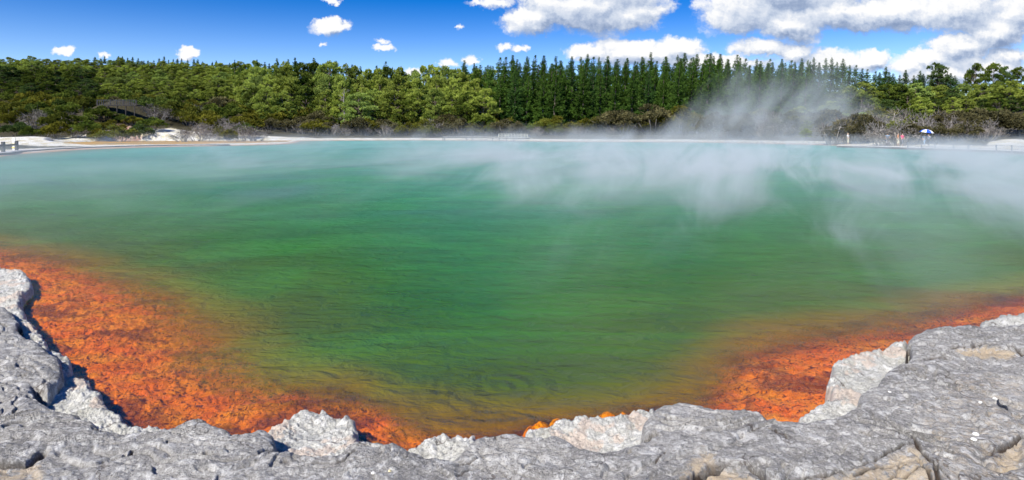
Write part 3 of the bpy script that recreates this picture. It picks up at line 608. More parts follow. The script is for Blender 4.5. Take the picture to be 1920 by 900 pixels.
# 1 distant row along the left ridge
px = 178
while px < 560:
    put(SPIRE, px, U(280, 292), 'small dark conifer in the ragged row along the left hill crest', 'conifer', 'conifers along the left hill crest', top=skyc(px)+U(-1, 9)+(4 if px > 420 else 0), wx=U(.9, 1.3)); px += U(7, 12)
px = 440
while px < 900:
    put(SPIRE+CON[:2], px, U(225, 245), 'dark conifer rising behind the light green pines left of the stand', 'conifer', 'conifers behind the light green pines', top=skyc(px)+U(-3, 14), wx=U(.7, 1.0)); px += U(10, 18)
for px_, tp, wd, lb in ((588, 107, .9, 'dark spire conifer just left of the bushy twin topped one on the skyline'), (628, 111, 1.0, 'ragged twin topped dark conifer on the skyline above the bare pale trunk'),
                        (718, 112, 1.0, 'tallest lone dark spire standing above the dip in the treeline'), (519, 108, .8, 'thin dark conifer poking from the ridge under open blue sky'),
                        (553, 107, .9, 'dark conifer with blunt tip on the ridge between two thinner ones'), (706, 122, .9, 'shorter dark conifer touching the lone tall spire')):
    put(CON if wd > .95 else SPIRE, px_, 222, lb, 'conifer', None, top=tp, wx=wd)
# 2 tall stand behind the centre
for k, (y0, y1, dt, stp, a, b) in enumerate(((186, 192, 0, 15, 862, 1530), (178, 184, 3, 17, 888, 1520), (170, 176, 9, 20, 915, 1500), (162, 168, 18, 26, 935, 1440))):
    px = a+U(0, 8)
    while px < b:
        reg = 'left part of the dense stand, clear of steam' if px < 1130 else ('middle of the dense stand' if px < 1330 else 'right end of the dense stand, veiled by steam')
        row = ('back row', 'second back row', 'third row', 'front row')[k]
        put(CON, px, U(y0, y1), 'tall dark conifer, %s, %s' % (row, reg), 'conifer', 'tall conifers, %s, %s' % (row, reg.split(',')[0]), top=skyc(px)+dt+(U(-8, -2) if random.random() < .25 else U(-2, 14)), wx=U(.85, 1.15)); px += stp*U(.75, 1.25)
# 3 conifers on the right
px = 1490
while px < 1790:
    put(CON, px, U(168, 185), 'dark conifer standing against cloud between the stand and the right hand pines', 'conifer', 'conifers right of the dense stand', top=skyc(px)+U(-4, 12)-(4 if px < 1600 else 0), wx=U(.8, 1.0)); px += U(8, 13)
for px_, tp, w_, lb in ((1759, 121, 1.0, 'round headed dark pine standing alone on the right skyline'), (1828, 122, .9, 'dark bushy pine left of the pair on the right skyline'), (1862, 121, .9, 'dark bushy pine in the middle of the right skyline pair'), (1884, 127, .8, 'smaller dark pine right of the skyline pair'), (1908, 128, .9, 'dark pine cut by the right edge of the view')):
    put(DPINE, px_, 160, lb, 'pine', None, top=tp, wx=w_*.75)
# 4 broad light pines, left hill
for k, (y0, tp0, tp1, stp, h) in enumerate(((262, 110, 122, 20, 7.5), (246, 120, 134, 21, 7.5), (230, 131, 145, 23, 7.5), (214, 144, 156, 25, 7.5), (198, 156, 170, 28, 7.0))):
    px = -30+U(0, 12)
    while px < 500-k*12:
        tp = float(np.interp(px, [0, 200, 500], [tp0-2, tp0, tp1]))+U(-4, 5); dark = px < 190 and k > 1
        nm = 'upper' if k < 2 else ('middle' if k < 4 else 'lower')
        put(DPINE if dark else PINE, px, y0+U(-6, 6), ('dark rounded pine on the %s slope of the left hill' if dark else 'light green rounded pine on the %s slope of the left hill') % nm, 'pine',
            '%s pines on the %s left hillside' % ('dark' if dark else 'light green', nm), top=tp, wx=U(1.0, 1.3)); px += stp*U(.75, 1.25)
# middle broad pines
for y0, t0, t1, stp, hi in ((192, 128, 136, 24, 'taller'), (180, 142, 152, 30, 'middle height'), (166, 164, 176, 34, 'lower front')):
    px = 470+U(0, 15)
    while px < 925:
        put(PINE if random.random() < .85 else DPINE, px, y0+U(-4, 4), '%s light green pine between the left hill and the conifer stand' % hi, 'pine', '%s pines between the hill and the conifers' % hi, top=U(t0, t1)-(10 if 520 < px < 640 and stp == 24 else 0)+(6 if px > 860 else 0), wx=U(.85, 1.2)); px += stp*U(.75, 1.25)
# right broad pines
for y0, t0, t1, stp, hi in ((150, 0, 12, 26, 'back'), (138, 22, 34, 30, 'second'), (126, 45, 58, 34, 'third'), (114, 66, 78, 38, 'front')):
    px = 1500+U(0, 15)+(60 if y0 > 145 else 0)
    while px < 1950:
        s0 = float(np.interp(px, [1500, 1600, 1700, 1800, 1920], [178, 158, 152, 158, 152]))
        put(PINE if random.random() < .55 else DPINE, px, y0+U(-3, 3), 'green rounded pine in the %s row of the wood on the right bank' % hi, 'pine', 'rounded pines, %s row, right bank' % hi, top=s0+U(t0, t1), wx=U(.85, 1.1)); px += stp*U(.75, 1.25)
# 5 shrubs, left shore to centre
def shrub_row(a, b, ya, yb, step, hs, kinds, label, group, skip=()):
    px = a+U(0, 10)
    while px < b:
        y = U(min(ya, yb), max(ya, yb))
        if not any(s0 < px < s1 for s0, s1 in skip):
            p = random.choices([k[0] for k in kinds], [k[1] for k in kinds])[0]; nm = {id(OLV): 'olive green', id(BRN): 'russet brown', id(GRY): 'bare grey', id(DSH): 'dark green'}[id(p)]
            put(random.choice(p), px, y, label % nm, 'shrub', group+', '+nm, h=U(*hs), wx=U(.9, 1.3))
        px += step*U(.7, 1.3)
SK = ((188, 262),)
shrub_row(-25, 480, 176, 184, 26, (4, 6.5), ((OLV, 5), (DSH, 4), (BRN, 1.5)), '%s shrub high on the left slope under the pines', 'upper left slope shrubs')
shrub_row(-25, 480, 160, 168, 26, (4, 6.5), ((OLV, 5), (DSH, 4), (BRN, 1.5), (GRY, 1)), '%s shrub halfway up the left slope', 'middle left slope shrubs')
shrub_row(-25, 480, 144, 152, 27, (3.5, 5.5), ((OLV, 5), (DSH, 4), (BRN, 1.5), (GRY, 1.5)), '%s shrub on the left slope level with the lookout', 'left slope shrubs', ((172, 270),))
shrub_row(-25, 480, 131, 138, 27, (3, 4.6), ((OLV, 5), (DSH, 3), (BRN, 1), (GRY, 2)), '%s shrub on the lower left slope', 'lower left slope shrubs', ((186, 275), (290, 345)))
shrub_row(-25, 480, 119, 125, 26, (2.6, 4.0), ((OLV, 4), (DSH, 2), (GRY, 3)), '%s shrub at the foot of the left slope above the pale bank', 'left slope foot shrubs', ((-30, 20), (190, 262), (282, 330)))
shrub_row(470, 930, 163, 168, 26, (4.5, 6.5), ((OLV, 5), (BRN, 3), (DSH, 2)), '%s shrub in front of the light green pines', 'shrubs before the light pines')
shrub_row(470, 1300, 155, 159, 25, (3.2, 5.2), ((OLV, 5), (BRN, 3), (DSH, 1), (GRY, 1)), '%s shrub in the thicket behind the far shore', 'far shore thicket shrubs')
shrub_row(560, 1500, 151.5, 154, 30, (1.8, 3.2), ((OLV, 4), (BRN, 2), (GRY, 4)), '%s low shrub at the edge of the far shore', 'far shore edge shrubs', ((830, 985),))
for px_, y, h, w_, p, lb in ((1165, 152, 6.5, 1.5, BRN, 'large domed brown green bush in front of the conifer stand'), (1222, 153, 8.0, 1.2, BRN, 'tall brownish bush behind wisps of steam right of the domed bush'), (1275, 152, 7.5, 1.1, OLV, 'pale green bushy tree beside the tall brownish bush'),
                          (222, 121, 3.9, 1.25, OLV, 'rounded olive bush standing alone at the water below the scree'), (205, 131, 3.2, 1.2, OLV, 'small olive bush at the left foot of the pink scree'), (262, 130, 3.4, 1.1, DSH, 'dark green bush at the right foot of the pink scree'), (214, 139.2, 2.3, 1.4, DSH, 'dark low bush under the middle of the lookout, left of two'), (232, 139.0, 2.0, 1.3, DSH, 'dark low bush under the middle of the lookout, right of two'), (188, 138.5, 3.6, 1.2, DSH, 'dark bush under the left end of the lookout'), (248, 139, 2.4, 1.2, OLV, 'low olive bush under the right end of the lookout'), (590, 149, 3.8, 1.4, OLV, 'bright olive bush leaning over the pond end of the shore'), (1425, 150, 6, 1.2, OLV, 'olive bush veiled by the tallest steam plume')):
    put(random.choice(p), px_, y, lb, 'bush', None, h=h, wx=w_)
shrub_row(1330, 1660, 122, 134, 28, (4, 6), ((OLV, 4), (BRN, 3), (GRY, 2)), '%s shrub behind the steam on the right far bank', 'shrubs behind the steam')
shrub_row(1560, 1950, 96, 103, 28, (3.6, 5.4), ((GRY, 4), (BRN, 4), (OLV, 2)), '%s shrub on the bank above the walkers', 'shrubs above the walkers')
shrub_row(1640, 1950, 88, 92, 27, (2.8, 4.2), ((GRY, 5), (BRN, 3)), '%s shrub in the low tangle behind the umbrella', 'low tangle behind the umbrella', ((1862, 1960),))
# bare grey pine with a pale trunk
def bare_pine():
    r = random.Random(5); root = thing('bare_pine'); tr = MB(); H = 11
    tr.path([(0, 0, 0), (.1, 0, 4), (-.1, 0, 7.5), (.1, 0, H)], [.24, .19, .13, .04], 6); b = MB()
    for i in range(16):
        z = 2.2+i*.5; a = r.uniform(0, 6.28); L = r.uniform(1.0, 2.4); p = Vector((0, 0, z)); q = p+Vector((math.cos(a)*L, math.sin(a)*L, r.uniform(-.1, .8))); b.tube(p, q, .06, .02, 4)
        for j in range(3): b.tube(p.lerp(q, .5+.2*j), q+Vector((r.gauss(0, .5), r.gauss(0, .5), r.uniform(0, .6))), .02, .008, 3)
    tr.build('trunk', M_PALEBARK, root); b.build('branches', M_PALEBARK, root)
    return root
for i, (px_, y) in enumerate(((645, 162.5),)):
    o = bare_pine(); x = col_at(px_, y); o.location = (x, y, gz(x, y)+1); tag(o, ('leafless pine with a pale trunk and short dead branches among light green pines', 'thin grey leafless pine at the foot of the conifer stand')[i], 'dead tree')
xs = np.array([col_at(q[1], q[2]) for q in Q]); ysq = np.array([q[2] for q in Q]); zs = ground_z(xs, ysq)[0]
for (p, px_, y, lb, cat, grp, top, h, wx), x, z in zip(Q, xs, zs):
    if h is None: h = EYE+(HOR-top)*y/FPX-z
    h = max(h, 2.2)
    if isinstance(p, Proto) and cat == 'conifer': wx = wx*max(1.0, (11/h)**.5 if p.H == 12 else (20/h)**.6)
    if cat == 'pine': wx = wx*float(np.clip(12/h, .70, 1.25))
    p.place(x, y, z-.15, h, U(0, 6.28) if cat != 'conifer' else U(-.5, .5), lb, cat, grp, wx)
for p in CON+SPIRE+PINE+DPINE:
    if p.first: 
        for o in (p.c, p.t, p.root): bpy.data.objects.remove(o)

# ------------------------------------------------------------------ built things on the far banks
M_DECK = simple('weathered_deck', (.60, .57, .52), .85, .15, 5); M_TIMBER = simple('dark_timber', (.055, .05, .048), .8, .3, 5); M_GREYT = simple('grey_timber', (.20, .20, .22), .8, .3, 5)
M_DKT = simple('lookout_timber', (.06, .065, .08), .85, .4, 3)  # dark bluish timber of the lookout railing
M_WHITE = simple('white_paint', (.78, .78, .76), .6, .05); M_YELLOW = simple('yellow_paint', (.80, .62, .03), .5, .08); M_WHT2 = simple('bleached_timber', (.66, .62, .57), .8, .15)
M_BROWNW = simple('brown_timber', (.10, .05, .035), .8, .3)

def boardwalk(pts, w, zt, label, step=3.2, posts=True, mdeck=M_DECK):
    t = thing('boardwalk', (pts[0][0], pts[0][1], 0)); ox, oy = pts[0]; P = [Vector((x-ox, y-oy)) for x, y in pts]
    dk, be, pi = MB(), MB(), []
    acc = 0
    for a, b in zip(P[:-1], P[1:]):
        d = (b-a); L = d.length; u = d/L; n = Vector((-u.y, u.x)); rz = math.atan2(u.y, u.x); n_ = max(1, int(L/.30))
        for i in range(n_):
            c = a+u*((i+.5)*L/n_); dk.box((c.x, c.y, zt+random.uniform(-.004, .004)), (L/n_-.02, w, .05), rz)
        for s in (-1, 1):
            c = (a+b)/2+n*(s*(w/2-.04)); be.box((c.x, c.y, zt-.127), (L+.04, .08, .2), rz)
        k = max(1, int(L/step))
        for i in range(k):
            for s in (-1, 1):
                c = a+u*(i*L/k)+n*(s*(w/2-.16)); pi.append((c.x, c.y))
    dk.build('deck', mdeck, t); be.build('edge_beam', M_TIMBER, t)
    for x, y in pi[:90]: MB().box((x, y, (zt-.23-.6)/2), (.14, .14, zt-.23+.6)).build('post', M_TIMBER, t)
    tag(t, label, 'boardwalk'); return t
bw = [at(x, y, .27) for x, y in [(-260,302),(-120,293),(-40,289),(0,286),(28,282.5),(90,278.3),(160,275.2),(240,272.8),(330,271.0),(430,270.0)]]
boardwalk(bw, 1.7, .27, 'pale timber boardwalk with a dark edge running along the spit at the left shore')
def rail_fence(pts, zs, h, label, name='railing', rails=(.55,), pm=M_TIMBER, rm=M_GREYT, pr=.13, group=None, cap=None, rr=.09):
    t = thing(name, (pts[0][0], pts[0][1], 0)); ox, oy = pts[0]
    for (x, y), z in zip(pts, zs): MB().box((x-ox, y-oy, z+h/2), (pr, pr, h)).build('post', pm, t)
    for f in rails:
        m = MB()
        for i in range(len(pts)-1):
            a = Vector((pts[i][0]-ox, pts[i][1]-oy, zs[i]+h*f)); b = Vector((pts[i+1][0]-ox, pts[i+1][1]-oy, zs[i+1]+h*f)); d = b-a
            m.tube(a, b, rr, rr, 8)
        m.build('rail', rm, t)
    tag(t, label, 'fence', group); return t
rp = [at(x, y, .28) for x, y in [(-120,293),(-58,290),(6,285.2),(31,282.0)]]
rail_fence(rp, [.28]*4, 1.05, 'dark timber rail on posts at the end of the left boardwalk', rails=(.62,), pr=.24, rr=.10, rm=M_TIMBER)
x, y = at(26, 281.6, .28); mp = thing('marker_post', (x, y, .275)); MB().box((0, 0, .70), (.30, .06, 1.40)).build('board', M_WHITE, mp); MB().box((-.02, -.035, .62), (.34, .05, .24)).build('band', M_YELLOW, mp)
MB().box((-.02, -.035, .28), (.34, .05, .12)).build('band', M_YELLOW, mp)
tag(mp, 'white marker board with yellow bands beside the last rail post', 'marker')
# far boardwalk with rail
fb = [at(x, y, .9) for x, y in [(832,256.8),(880,256.6),(930,257.2),(985,258.4)]]
boardwalk(fb, 2.0, .9, 'bleached boardwalk on the far shore below the light green pines', mdeck=M_WHT2, step=5)
fp = [at(x, 258.0+(x-935)*.012, .93) for x in range(935, 990, 6)]
rail_fence(fp, [.93]*len(fp), .75, 'bleached rail fence with closely set posts on the far shore boardwalk', rails=(.95, .5), pm=M_DECK, rm=M_DECK, pr=.10, rr=.03)
# right boardwalk and low wire fence
rb = [at(x, y, .30) for x, y in [(1575,272.6),(1650,274.2),(1720,276.4),(1790,278.6),(1860,280.8),(1960,284.5)]]
boardwalk(rb, 1.8, .30, 'pale walkway half hidden by steam where the walkers stand', mdeck=M_WHT2, step=4)
lf = [at(x, y, .30) for x, y in [(1702,277.6),(1728,278.6),(1753,279.4),(1788,280.5),(1816,281.6),(1868,283.6),(1897,284.8),(1930,286.2)]]
rail_fence(lf, [.12]*len(lf), .85, 'low wire fence on thin dark posts along the right shore', name='wire_fence', rails=(.92, .5), pr=.09, rr=.018, pm=M_GREYT)
# lookout on the left hill
def lookout():
    D = 141; xa, xb = col_at(182, D), col_at(256, D); zb = 8.1; t = thing('lookout_platform', ((xa+xb)/2, D, zb)); w = xb-xa
    MB().box((0, 1.2, 0), (w, 2.6, .18)).build('deck', M_TIMBER, t)
    wl = MB()
    n = int(w/.42)
    for i in range(n): wl.box((-w/2+(i+.5)*w/n, -.1, .62), (.09, .04, 1.05))
    wl.build('railing', M_DKT, t)
    MB().box((0, -.1, 1.2), (w+.1, .12, .09)).build('handrail', M_DKT, t)
    for i in range(7): MB().box((-w/2+i*w/6, -.02, .62), (.16, .10, 1.3)).build('post', M_TIMBER, t)
    for i in range(5): MB().tube((-w/2+.5+i*(w-1)/4, .1, -.1), (-w/2+.5+i*(w-1)/4, .1, -3.5), .12).build('support', M_TIMBER, t)
    
    tag(t, 'dark timber lookout platform with railing on the left hillside above the pink scree', 'lookout')
lookout()

# ------------------------------------------------------------------ people on the right bank
M_SKIN = simple('skin', (.52, .33, .24), .6, .08); M_HAIR = simple('dark_hair', (.03, .02, .015), .6, .2)
def cloth(n, c): return simple(n, c, .85, .08, 10, .1)
def skinned(name, V, E, rad, m, parent, root=0, sub=1):
    me = bpy.data.meshes.new(name); me.from_pydata(V, E, []); o = obj(name, me, parent); me.materials.append(m)
    md = o.modifiers.new('skin', 'SKIN'); md.use_smooth_shade = True
    for i, r_ in enumerate(rad): me.skin_vertices[0].data[i].radius = (r_, r_) if not isinstance(r_, tuple) else r_; me.skin_vertices[0].data[i].use_root = (i == root)
    s = o.modifiers.new('sub', 'SUBSURF'); s.levels = sub; s.render_levels = sub; return o
def person(px, D, zb, top, legs, label, hat=None, rz=0, arm_up=False, stride=.12, h=1.70, bag=None):
    x = col_at(px, D); t = thing('person', (x, D, zb), rz); k = h/1.7; t.scale = (k, k, k)
    s = stride; hip = .88
    al = [(-.24, -.02, 1.12), (-.26, -.10, .86), (-.25, -.16, .78)]; ar = [(.24, -.02, 1.12), (.26, -.06, .86), (.25, -.08, .78)]
    if arm_up: ar = [(.25, -.10, 1.16), (.16, -.30, 1.30), (.12, -.34, 1.36)]
    V = [(0, 0, hip), (0, .01, 1.12), (0, .0, 1.36), (0, 0, 1.46), (0, -.01, 1.56), (0, -.01, 1.64),
         (-.16, 0, 1.38), *al, (.16, 0, 1.38), *ar, (-.09, -s*.3, .84), (-.11, -s, .46), (-.11, -s*.9, .08), (-.12, -s*.9-.14, .04), (.09, s*.3, .84), (.11, s*.7, .46), (.11, s, .08), (.12, s-.14, .04)]
    E = [(0, 1), (1, 2), (2, 3), (3, 4), (4, 5), (2, 6), (6, 7), (7, 8), (8, 9), (2, 10), (10, 11), (11, 12), (12, 13), (0, 14), (14, 15), (15, 16), (16, 17), (0, 18), (18, 19), (19, 20), (20, 21)]
    rad = [(.13, .10), (.12, .09), (.13, .09), .055, .09, .075, .06, .045, .035, .03, .06, .045, .035, .03, .085, .06, .045, .035, .085, .06, .045, .035]
    skinned('person_body', V, E, rad, M_SKIN, t)
    skinned('shirt', [(0, 0, .86), (0, .01, 1.12), (0, 0, 1.38), (-.17, 0, 1.38), tuple(Vector(V[6]).lerp(Vector(al[0]), .85)), (.17, 0, 1.38), tuple(Vector(V[10]).lerp(Vector(ar[0]), .85))], [(0, 1), (1, 2), (2, 3), (3, 4), (2, 5), (5, 6)],
            [(.165, .135), (.155, .125), (.155, .12), .08, .065, .08, .065], top, t)
    skinned('trousers', [(0, 0, .9), V[14], tuple(Vector(V[15])), tuple(Vector(V[15]).lerp(Vector(V[16]), .7)), V[18], V[19], tuple(Vector(V[19]).lerp(Vector(V[20]), .7))], [(0, 1), (1, 2), (2, 3), (0, 4), (4, 5), (5, 6)],
            [(.15, .12), .11, .08, .07, .11, .08, .07], legs, t)
    skinned('hair', [(0, .03, 1.60), (0, .01, 1.67)], [(0, 1)], [.095, .085], M_HAIR if hat is None else hat, t)
    # nose and ears make the head a face
    MB().tube((0, -.09, 1.60), (0, -.125, 1.575), .012, .018, 5).build('nose', M_SKIN, t)
    tag(t, label, 'person'); return t, x
C_WH = cloth('white_cotton', (.78, .78, .76)); C_BL = cloth('pale_blue_cotton', (.42, .60, .85)); C_PK = cloth('pink_cotton', (.72, .12, .22)); C_OR = cloth('orange_cotton', (.60, .26, .12))
C_DK = cloth('dark_cotton', (.04, .045, .06)); C_JN = cloth('pale_denim', (.30, .42, .55)); C_CR = cloth('cream_cotton', (.70, .62, .45)); C_GR = cloth('grey_cotton', (.2, .2, .22)); C_BK=cloth('black_fabric',(.025,.028,.035))
C_UB = cloth('blue_fabric', (.03, .10, .55)); C_UW = cloth('white_fabric', (.82, .82, .82))
DP = 84
def zp(px): return .335
person(1590, 92, .335, C_WH, C_CR, 'walker in a white shirt standing alone where the walkway meets the steam', hat=C_CR, rz=.6)
person(1664, 88, .335, C_BL, C_WH, 'walker in a pale blue top beside the framed notice board', rz=-.4)
person(1684, 84.5, .335, C_OR, C_CR, 'walker in dull orange clothes just behind the pink shirted one', rz=.8)
person(1692, 83, .335, C_PK, C_GR, 'walker in a pink shirt and dark shorts', rz=.2)
_, xu = person(1733, 80, .335, C_WH, C_JN, 'walker in a white top and pale jeans under the blue and white umbrella', rz=.1, arm_up=True, h=1.62)
_, xd = person(1741, 80.6, .335, C_WH, C_DK, 'walker in a white top and dark trousers walking beside the umbrella holder', rz=-.3, h=1.6, stride=.2)
def umbrella(loc, rad, mats, label, tilt=(0, 0, 0), shaft=1.0):
    t = thing('umbrella', loc); t.rotation_euler = tilt; n = 8; rings = 6; v = [(0, 0, 0)]; f = []; mi = []
    sub = 4; N = n*sub
    for j in range(1, rings+1):
        g = j/rings
        for i in range(N):
            a = 2*PI*i/N; fr = (i % sub)/sub; sc = 1-.06*math.sin(PI*fr)*g; ph = g*1.15
            v.append((rad*math.sin(ph)/math.sin(1.15)*sc*math.cos(a), rad*math.sin(ph)/math.sin(1.15)*sc*math.sin(a), -rad*.50*(1-math.cos(ph))/(1-math.cos(1.15))*(1+0*fr)))
    for i in range(N): f.append((0, 1+i, 1+(i+1) % N)); mi.append((i//sub) % 2)
    for j in range(rings-1):
        for i in range(N): a = 1+j*N+i; b = 1+j*N+(i+1) % N; f.append((a, a+N, b+N, b)); mi.append((i//sub) % 2)
    me = bpy.data.meshes.new('canopy'); me.from_pydata(v, [], f)
    for m in mats: me.materials.append(m)
    me.polygons.foreach_set('material_index', mi); me.polygons.foreach_set('use_smooth', [True]*len(f)); c = obj('canopy', me, t)
    so = c.modifiers.new('thickness', 'SOLIDIFY'); so.thickness = .006
    MB().tube((0, 0, .08), (0, 0, -shaft), .012).build('shaft', M_GREYT, t)
    MB().path([(0, 0, -shaft), (0, 0, -shaft-.08), (.04, 0, -shaft-.13), (.08, 0, -shaft-.1)], [.018]*4, 6).build('handle', M_BROWNW, t)
    for i in range(n):
        a = 2*PI*i/n; MB().tube((0, 0, -.35), (rad*.55*math.cos(a), rad*.55*math.sin(a), -.17), .005, .005, 4).build('rib', M_GREYT, t)
    tag(t, label, 'umbrella'); return t
umbrella((xu+.12, 79.6, .335+2.22), .82, [C_UW, C_UB], 'open umbrella with alternating blue and white panels held above a walker', (.12, .10, R(8)), .95)
umbrella((xd+1.25, 80.2, .335+1.25), .62, [C_BK, C_BK], 'open black umbrella tilted sideways beside the walkers', (R(60), 0, R(35)), .8)
# framed notice board
x = col_at(1660, 90.5); nb_ = thing('notice_board', (x, 90.5, .3)); MB().box((0, 0, 1.55), (1.3, .04, 1.3)).build('panel', simple('board_panel', (.16, .17, .16)), nb_)
f_ = MB(); f_.box((0, -.03, 2.22), (1.42, .08, .08)); f_.box((0, -.03, .88), (1.42, .08, .08)); f_.box((-.68, -.03, 1.55), (.08, .08, 1.25)); f_.box((.68, -.03, 1.55), (.08, .08, 1.25)); f_.build('frame', M_WHT2, nb_)
for s in (-1, 1): MB().box((s*.68, .04, .55), (.09, .06, 1.1)).build('post', M_WHT2, nb_)
tag(nb_, 'notice board in a pale timber frame behind the walker in pale blue', 'notice board')
# small white marker on the far shore
x, y = at(1307, 266, .3); y = 151; x = col_at(1307, y); wm = MB(); wm.box((0, 0, .55), (.45, .3, .5)); wm.box((0, 0, .15), (.12, .12, .5)); o = wm.build('white_marker', M_WHITE); o.location = (x, y, max(.2, gz(x, y))); tag(o, 'small white marker box on the far shore in front of the trees', 'marker')

# small things on the foreground rock
def pebble(px, py, r_, m, label, sq=(1, .8, .55)):
    x, y = at(px, py, ZS+.0); bm = bmesh.new(); bmesh.ops.create_icosphere(bm, subdivisions=3, radius=r_)
    rr = random.Random(int(px))
    o_ = Vector((rr.random()*9, rr.random()*9, 0))
    from mathutils import noise as mn
    for v in bm.verts: v.co *= 1+.35*mn.noise(v.co/r_*.9+o_); v.co = Vector((v.co.x*sq[0], v.co.y*sq[1], v.co.z*sq[2]))
    me = bpy.data.meshes.new('pebble'); bm.to_mesh(me); bm.free(); me.polygons.foreach_set('use_smooth', [True]*len(me.polygons)); me.materials.append(m); o = obj('pebble', me)
    o.location = (x, y, surf(x, y)+r_*.25); o.rotation_euler = (0, 0, rr.random()*6); tag(o, label, 'pebble'); return o
_tree = None
def surf(x, y):
    global _tree
    ob = bpy.data.objects['rock_shelf_ground']
    if _tree is None:
        me = ob.data; n = len(me.vertices); co = np.empty(n*3, np.float32); me.vertices.foreach_get('co', co); _tree = co.reshape(-1, 3)
    d = (_tree[:, 0]-x)**2+(_tree[:, 1]-y)**2; return float(_tree[d.argmin(), 2])
M_CHALK = simple('chalky_stone', (.80, .78, .72), .8, .08, 30)
M_YST = simple('yellowish_stone', (.70, .60, .36), .8, .12, 30)
pebble(1838, 748, .016, M_CHALK, 'small white pebble left of the dark curled twig'); pebble(1866, 741, .018, M_CHALK, 'white pebble touching the upper end of the dark curled twig')
pebble(700, 884, .015, M_CHALK, 'small white chip near the bottom of the grey rock'); pebble(731, 883, .013, M_YST, 'small yellowish chip right of the white one')
pebble(1830, 811, .024, M_CHALK, 'white pebble in the tan stained patch, lower of two'); pebble(1826, 822, .02, M_CHALK, 'second white pebble just below, in the tan stained patch')
pebble(1668, 728, .012, M_CHALK, 'tiny white chip on plain grey rock right of the pale ledge')
tw = MB(); pts = []
for px_, py_ in ((1872, 740), (1871, 746), (1875, 750), (1881, 751), (1886, 754), (1889, 759)):
    x, y = at(px_, py_, ZS+.02); pts.append((x, y))
z0 = max(surf(x, y) for x, y in pts)+.006
tw.path([(x, y, z0+.006*math.sin(i*1.7)) for i, (x, y) in enumerate(pts)], [.004, .009, .009, .010, .011, .006], 7)
o = tw.build('twig', simple('charred_twig', (.035, .037, .045), .6), smooth=True); tag(o, 'short dark curled twig lying on the grey rock beside white pebbles', 'twig')

# ------------------------------------------------------------------ steam
def steam_mat(name, fn):
    m, t = mat(name); P = t.n('ShaderNodeNewGeometry').outputs['Position']; d = fn(t, P)
    v = t.n('ShaderNodeVolumePrincipled'); v.inputs['Color'].default_value = (.88, .98, .985, 1); v.inputs['Anisotropy'].default_value = -.1; t.put(v.inputs['Density'], d)
    out(t, None, v.outputs[0]); return m
def low(t, P):
    s = t.n('ShaderNodeSeparateXYZ'); t.L.new(P, s.inputs[0]); X, Y, Z = s.outputs
    # streaks drawn out by the wind from the left, away over the water
    a = t.m('ADD', t.m('MULTIPLY', X, .35), t.m('MULTIPLY', Y, .94)); b = t.m('SUBTRACT', t.m('MULTIPLY', X, .94), t.m('MULTIPLY', Y, .35))
    c = t.n('ShaderNodeCombineXYZ'); t.put(c.inputs[0], t.m('MULTIPLY', a, .075)); t.put(c.inputs[1], t.m('MULTIPLY', b, .34)); t.put(c.inputs[2], t.m('MULTIPLY', Z, .28))
    n = t.noise(c.outputs[0], 1.0, 5, .66, .9)
    n2 = t.noise(t.vm('MULTIPLY', P, (.035, .03, 0)), 1, 2, .5)
    k = t.m('MULTIPLY', t.ss(n, .45, .70), 1.5); k = t.m('ADD', k, .06)
    # denser to the right and far away, clear by the near left bank
    az = t.m('DIVIDE', X, t.m('MAXIMUM', Y, 1))
    right = t.ss(az, -.80, .25, .42, 1.0)
    dist = t.m('MULTIPLY', t.ss(Y, 4, 19, .0, 1.0), t.ss(Y, 80, 38, .25, 1.0))
    dist = t.m('MAXIMUM', dist, t.m('MULTIPLY', t.m('MULTIPLY', t.ss(az, .22, .62), t.ss(Y, 72, 40, .12, 1.0)), 1.8))
    hz = t.ss(Z, 2.3, .8, 0.0, 1.0)
    d = t.m('MULTIPLY', k, t.m('MULTIPLY', right, t.m('MULTIPLY', dist, hz))); d = t.m('MULTIPLY', d, t.ss(n2, .36, .60, .22, 1.45))
    edge = t.m('MULTIPLY', t.ss(Y, 152, 138), 1.0)
    return t.m('MULTIPLY', d, t.m('MULTIPLY', edge, .098))
def box_mesh(name, x0, x1, y0, y1, z0, z1, m):
    b = MB(); b.box(((x0+x1)/2, (y0+y1)/2, (z0+z1)/2), (x1-x0, y1-y0, z1-z0)); return b.build(name, m)
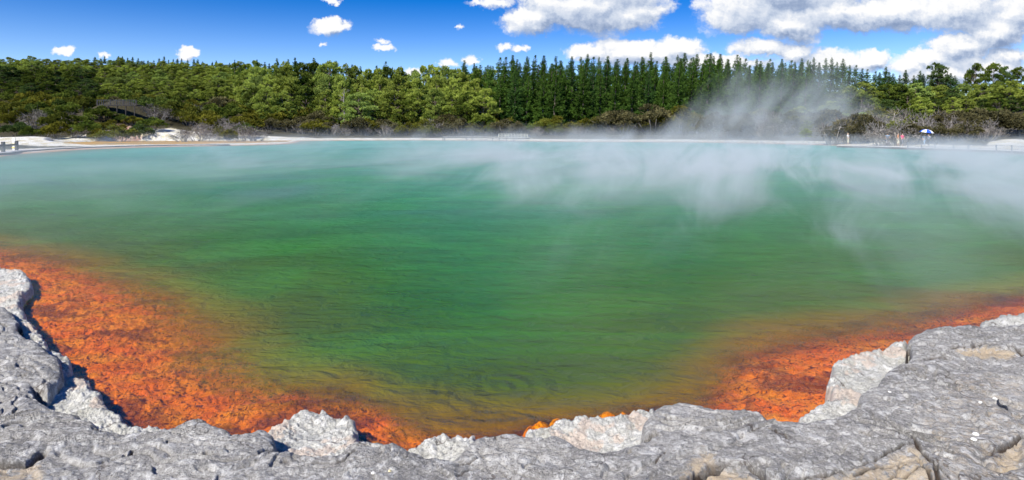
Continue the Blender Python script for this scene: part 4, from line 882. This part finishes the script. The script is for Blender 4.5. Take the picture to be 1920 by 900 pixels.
ms = steam_mat('low_steam', low); o = box_mesh('steam', -60, 75, 6.5, 91, .03, 2.35, ms); tag(o, 'thin white steam drifting low over the water', kind='stuff')
ms.cycles.volume_step_rate = .12
def plume(t, P):
    s = t.n('ShaderNodeSeparateXYZ'); t.L.new(P, s.inputs[0]); X, Y, Z = s.outputs
    sh = t.vm('SUBTRACT', P, (0, 0, 0)); c = t.n('ShaderNodeCombineXYZ'); t.put(c.inputs[0], t.m('MULTIPLY', t.m('SUBTRACT', X, t.m('MULTIPLY', Z, .45)), .16)); t.put(c.inputs[1], t.m('MULTIPLY', Y, .10)); t.put(c.inputs[2], t.m('MULTIPLY', Z, .10))
    n = t.noise(c.outputs[0], 1.0, 5, .6, .8); az = t.m('MULTIPLY_ADD', t.m('DIVIDE', X, Y), 1144, 960)
    hx = t.m('SUBTRACT', 1.0, t.m('MINIMUM', t.m('ABSOLUTE', t.m('DIVIDE', t.m('SUBTRACT', az, 1470), 260)), 1))
    top = t.m('MULTIPLY_ADD', t.ss(hx, 0, .9), 14, 3.6); top = t.m('MULTIPLY', top, t.ss(n, .3, .7, .55, 1.3))
    hz = t.ss(t.m('DIVIDE', Z, top), 1.0, .05); reg = t.m('MULTIPLY', t.ss(az, 560, 1380, .10, 1.0), t.ss(az, 2000, 1700, .25, 1.0))
    lowb = t.m('MULTIPLY', t.ss(Z, 3.0, .2), t.ss(az, 300, 1300, .15, 1.0))
    ey = t.m('MULTIPLY', t.ss(Y, 91, 97), t.ss(Y, 149, 135))
    pl = t.m('MULTIPLY', t.m('MULTIPLY', t.ss(n, .40, .72), hz), t.m('MULTIPLY', t.m('MULTIPLY', reg, ey), .062))
    return t.m('MULTIPLY_ADD', t.m('MULTIPLY', lowb, t.ss(n, .35, .7, .3, 1.0)), t.m('MULTIPLY', .0095, t.ss(Y, 150, 136)), pl)
mp_ = steam_mat('steam_plume', plume); o = box_mesh('steam', -70, 112, 91.05, 150, .03, 19, mp_); tag(o, 'white steam plumes rising in front of the conifers', kind='stuff')
mp_.cycles.volume_step_rate = .22
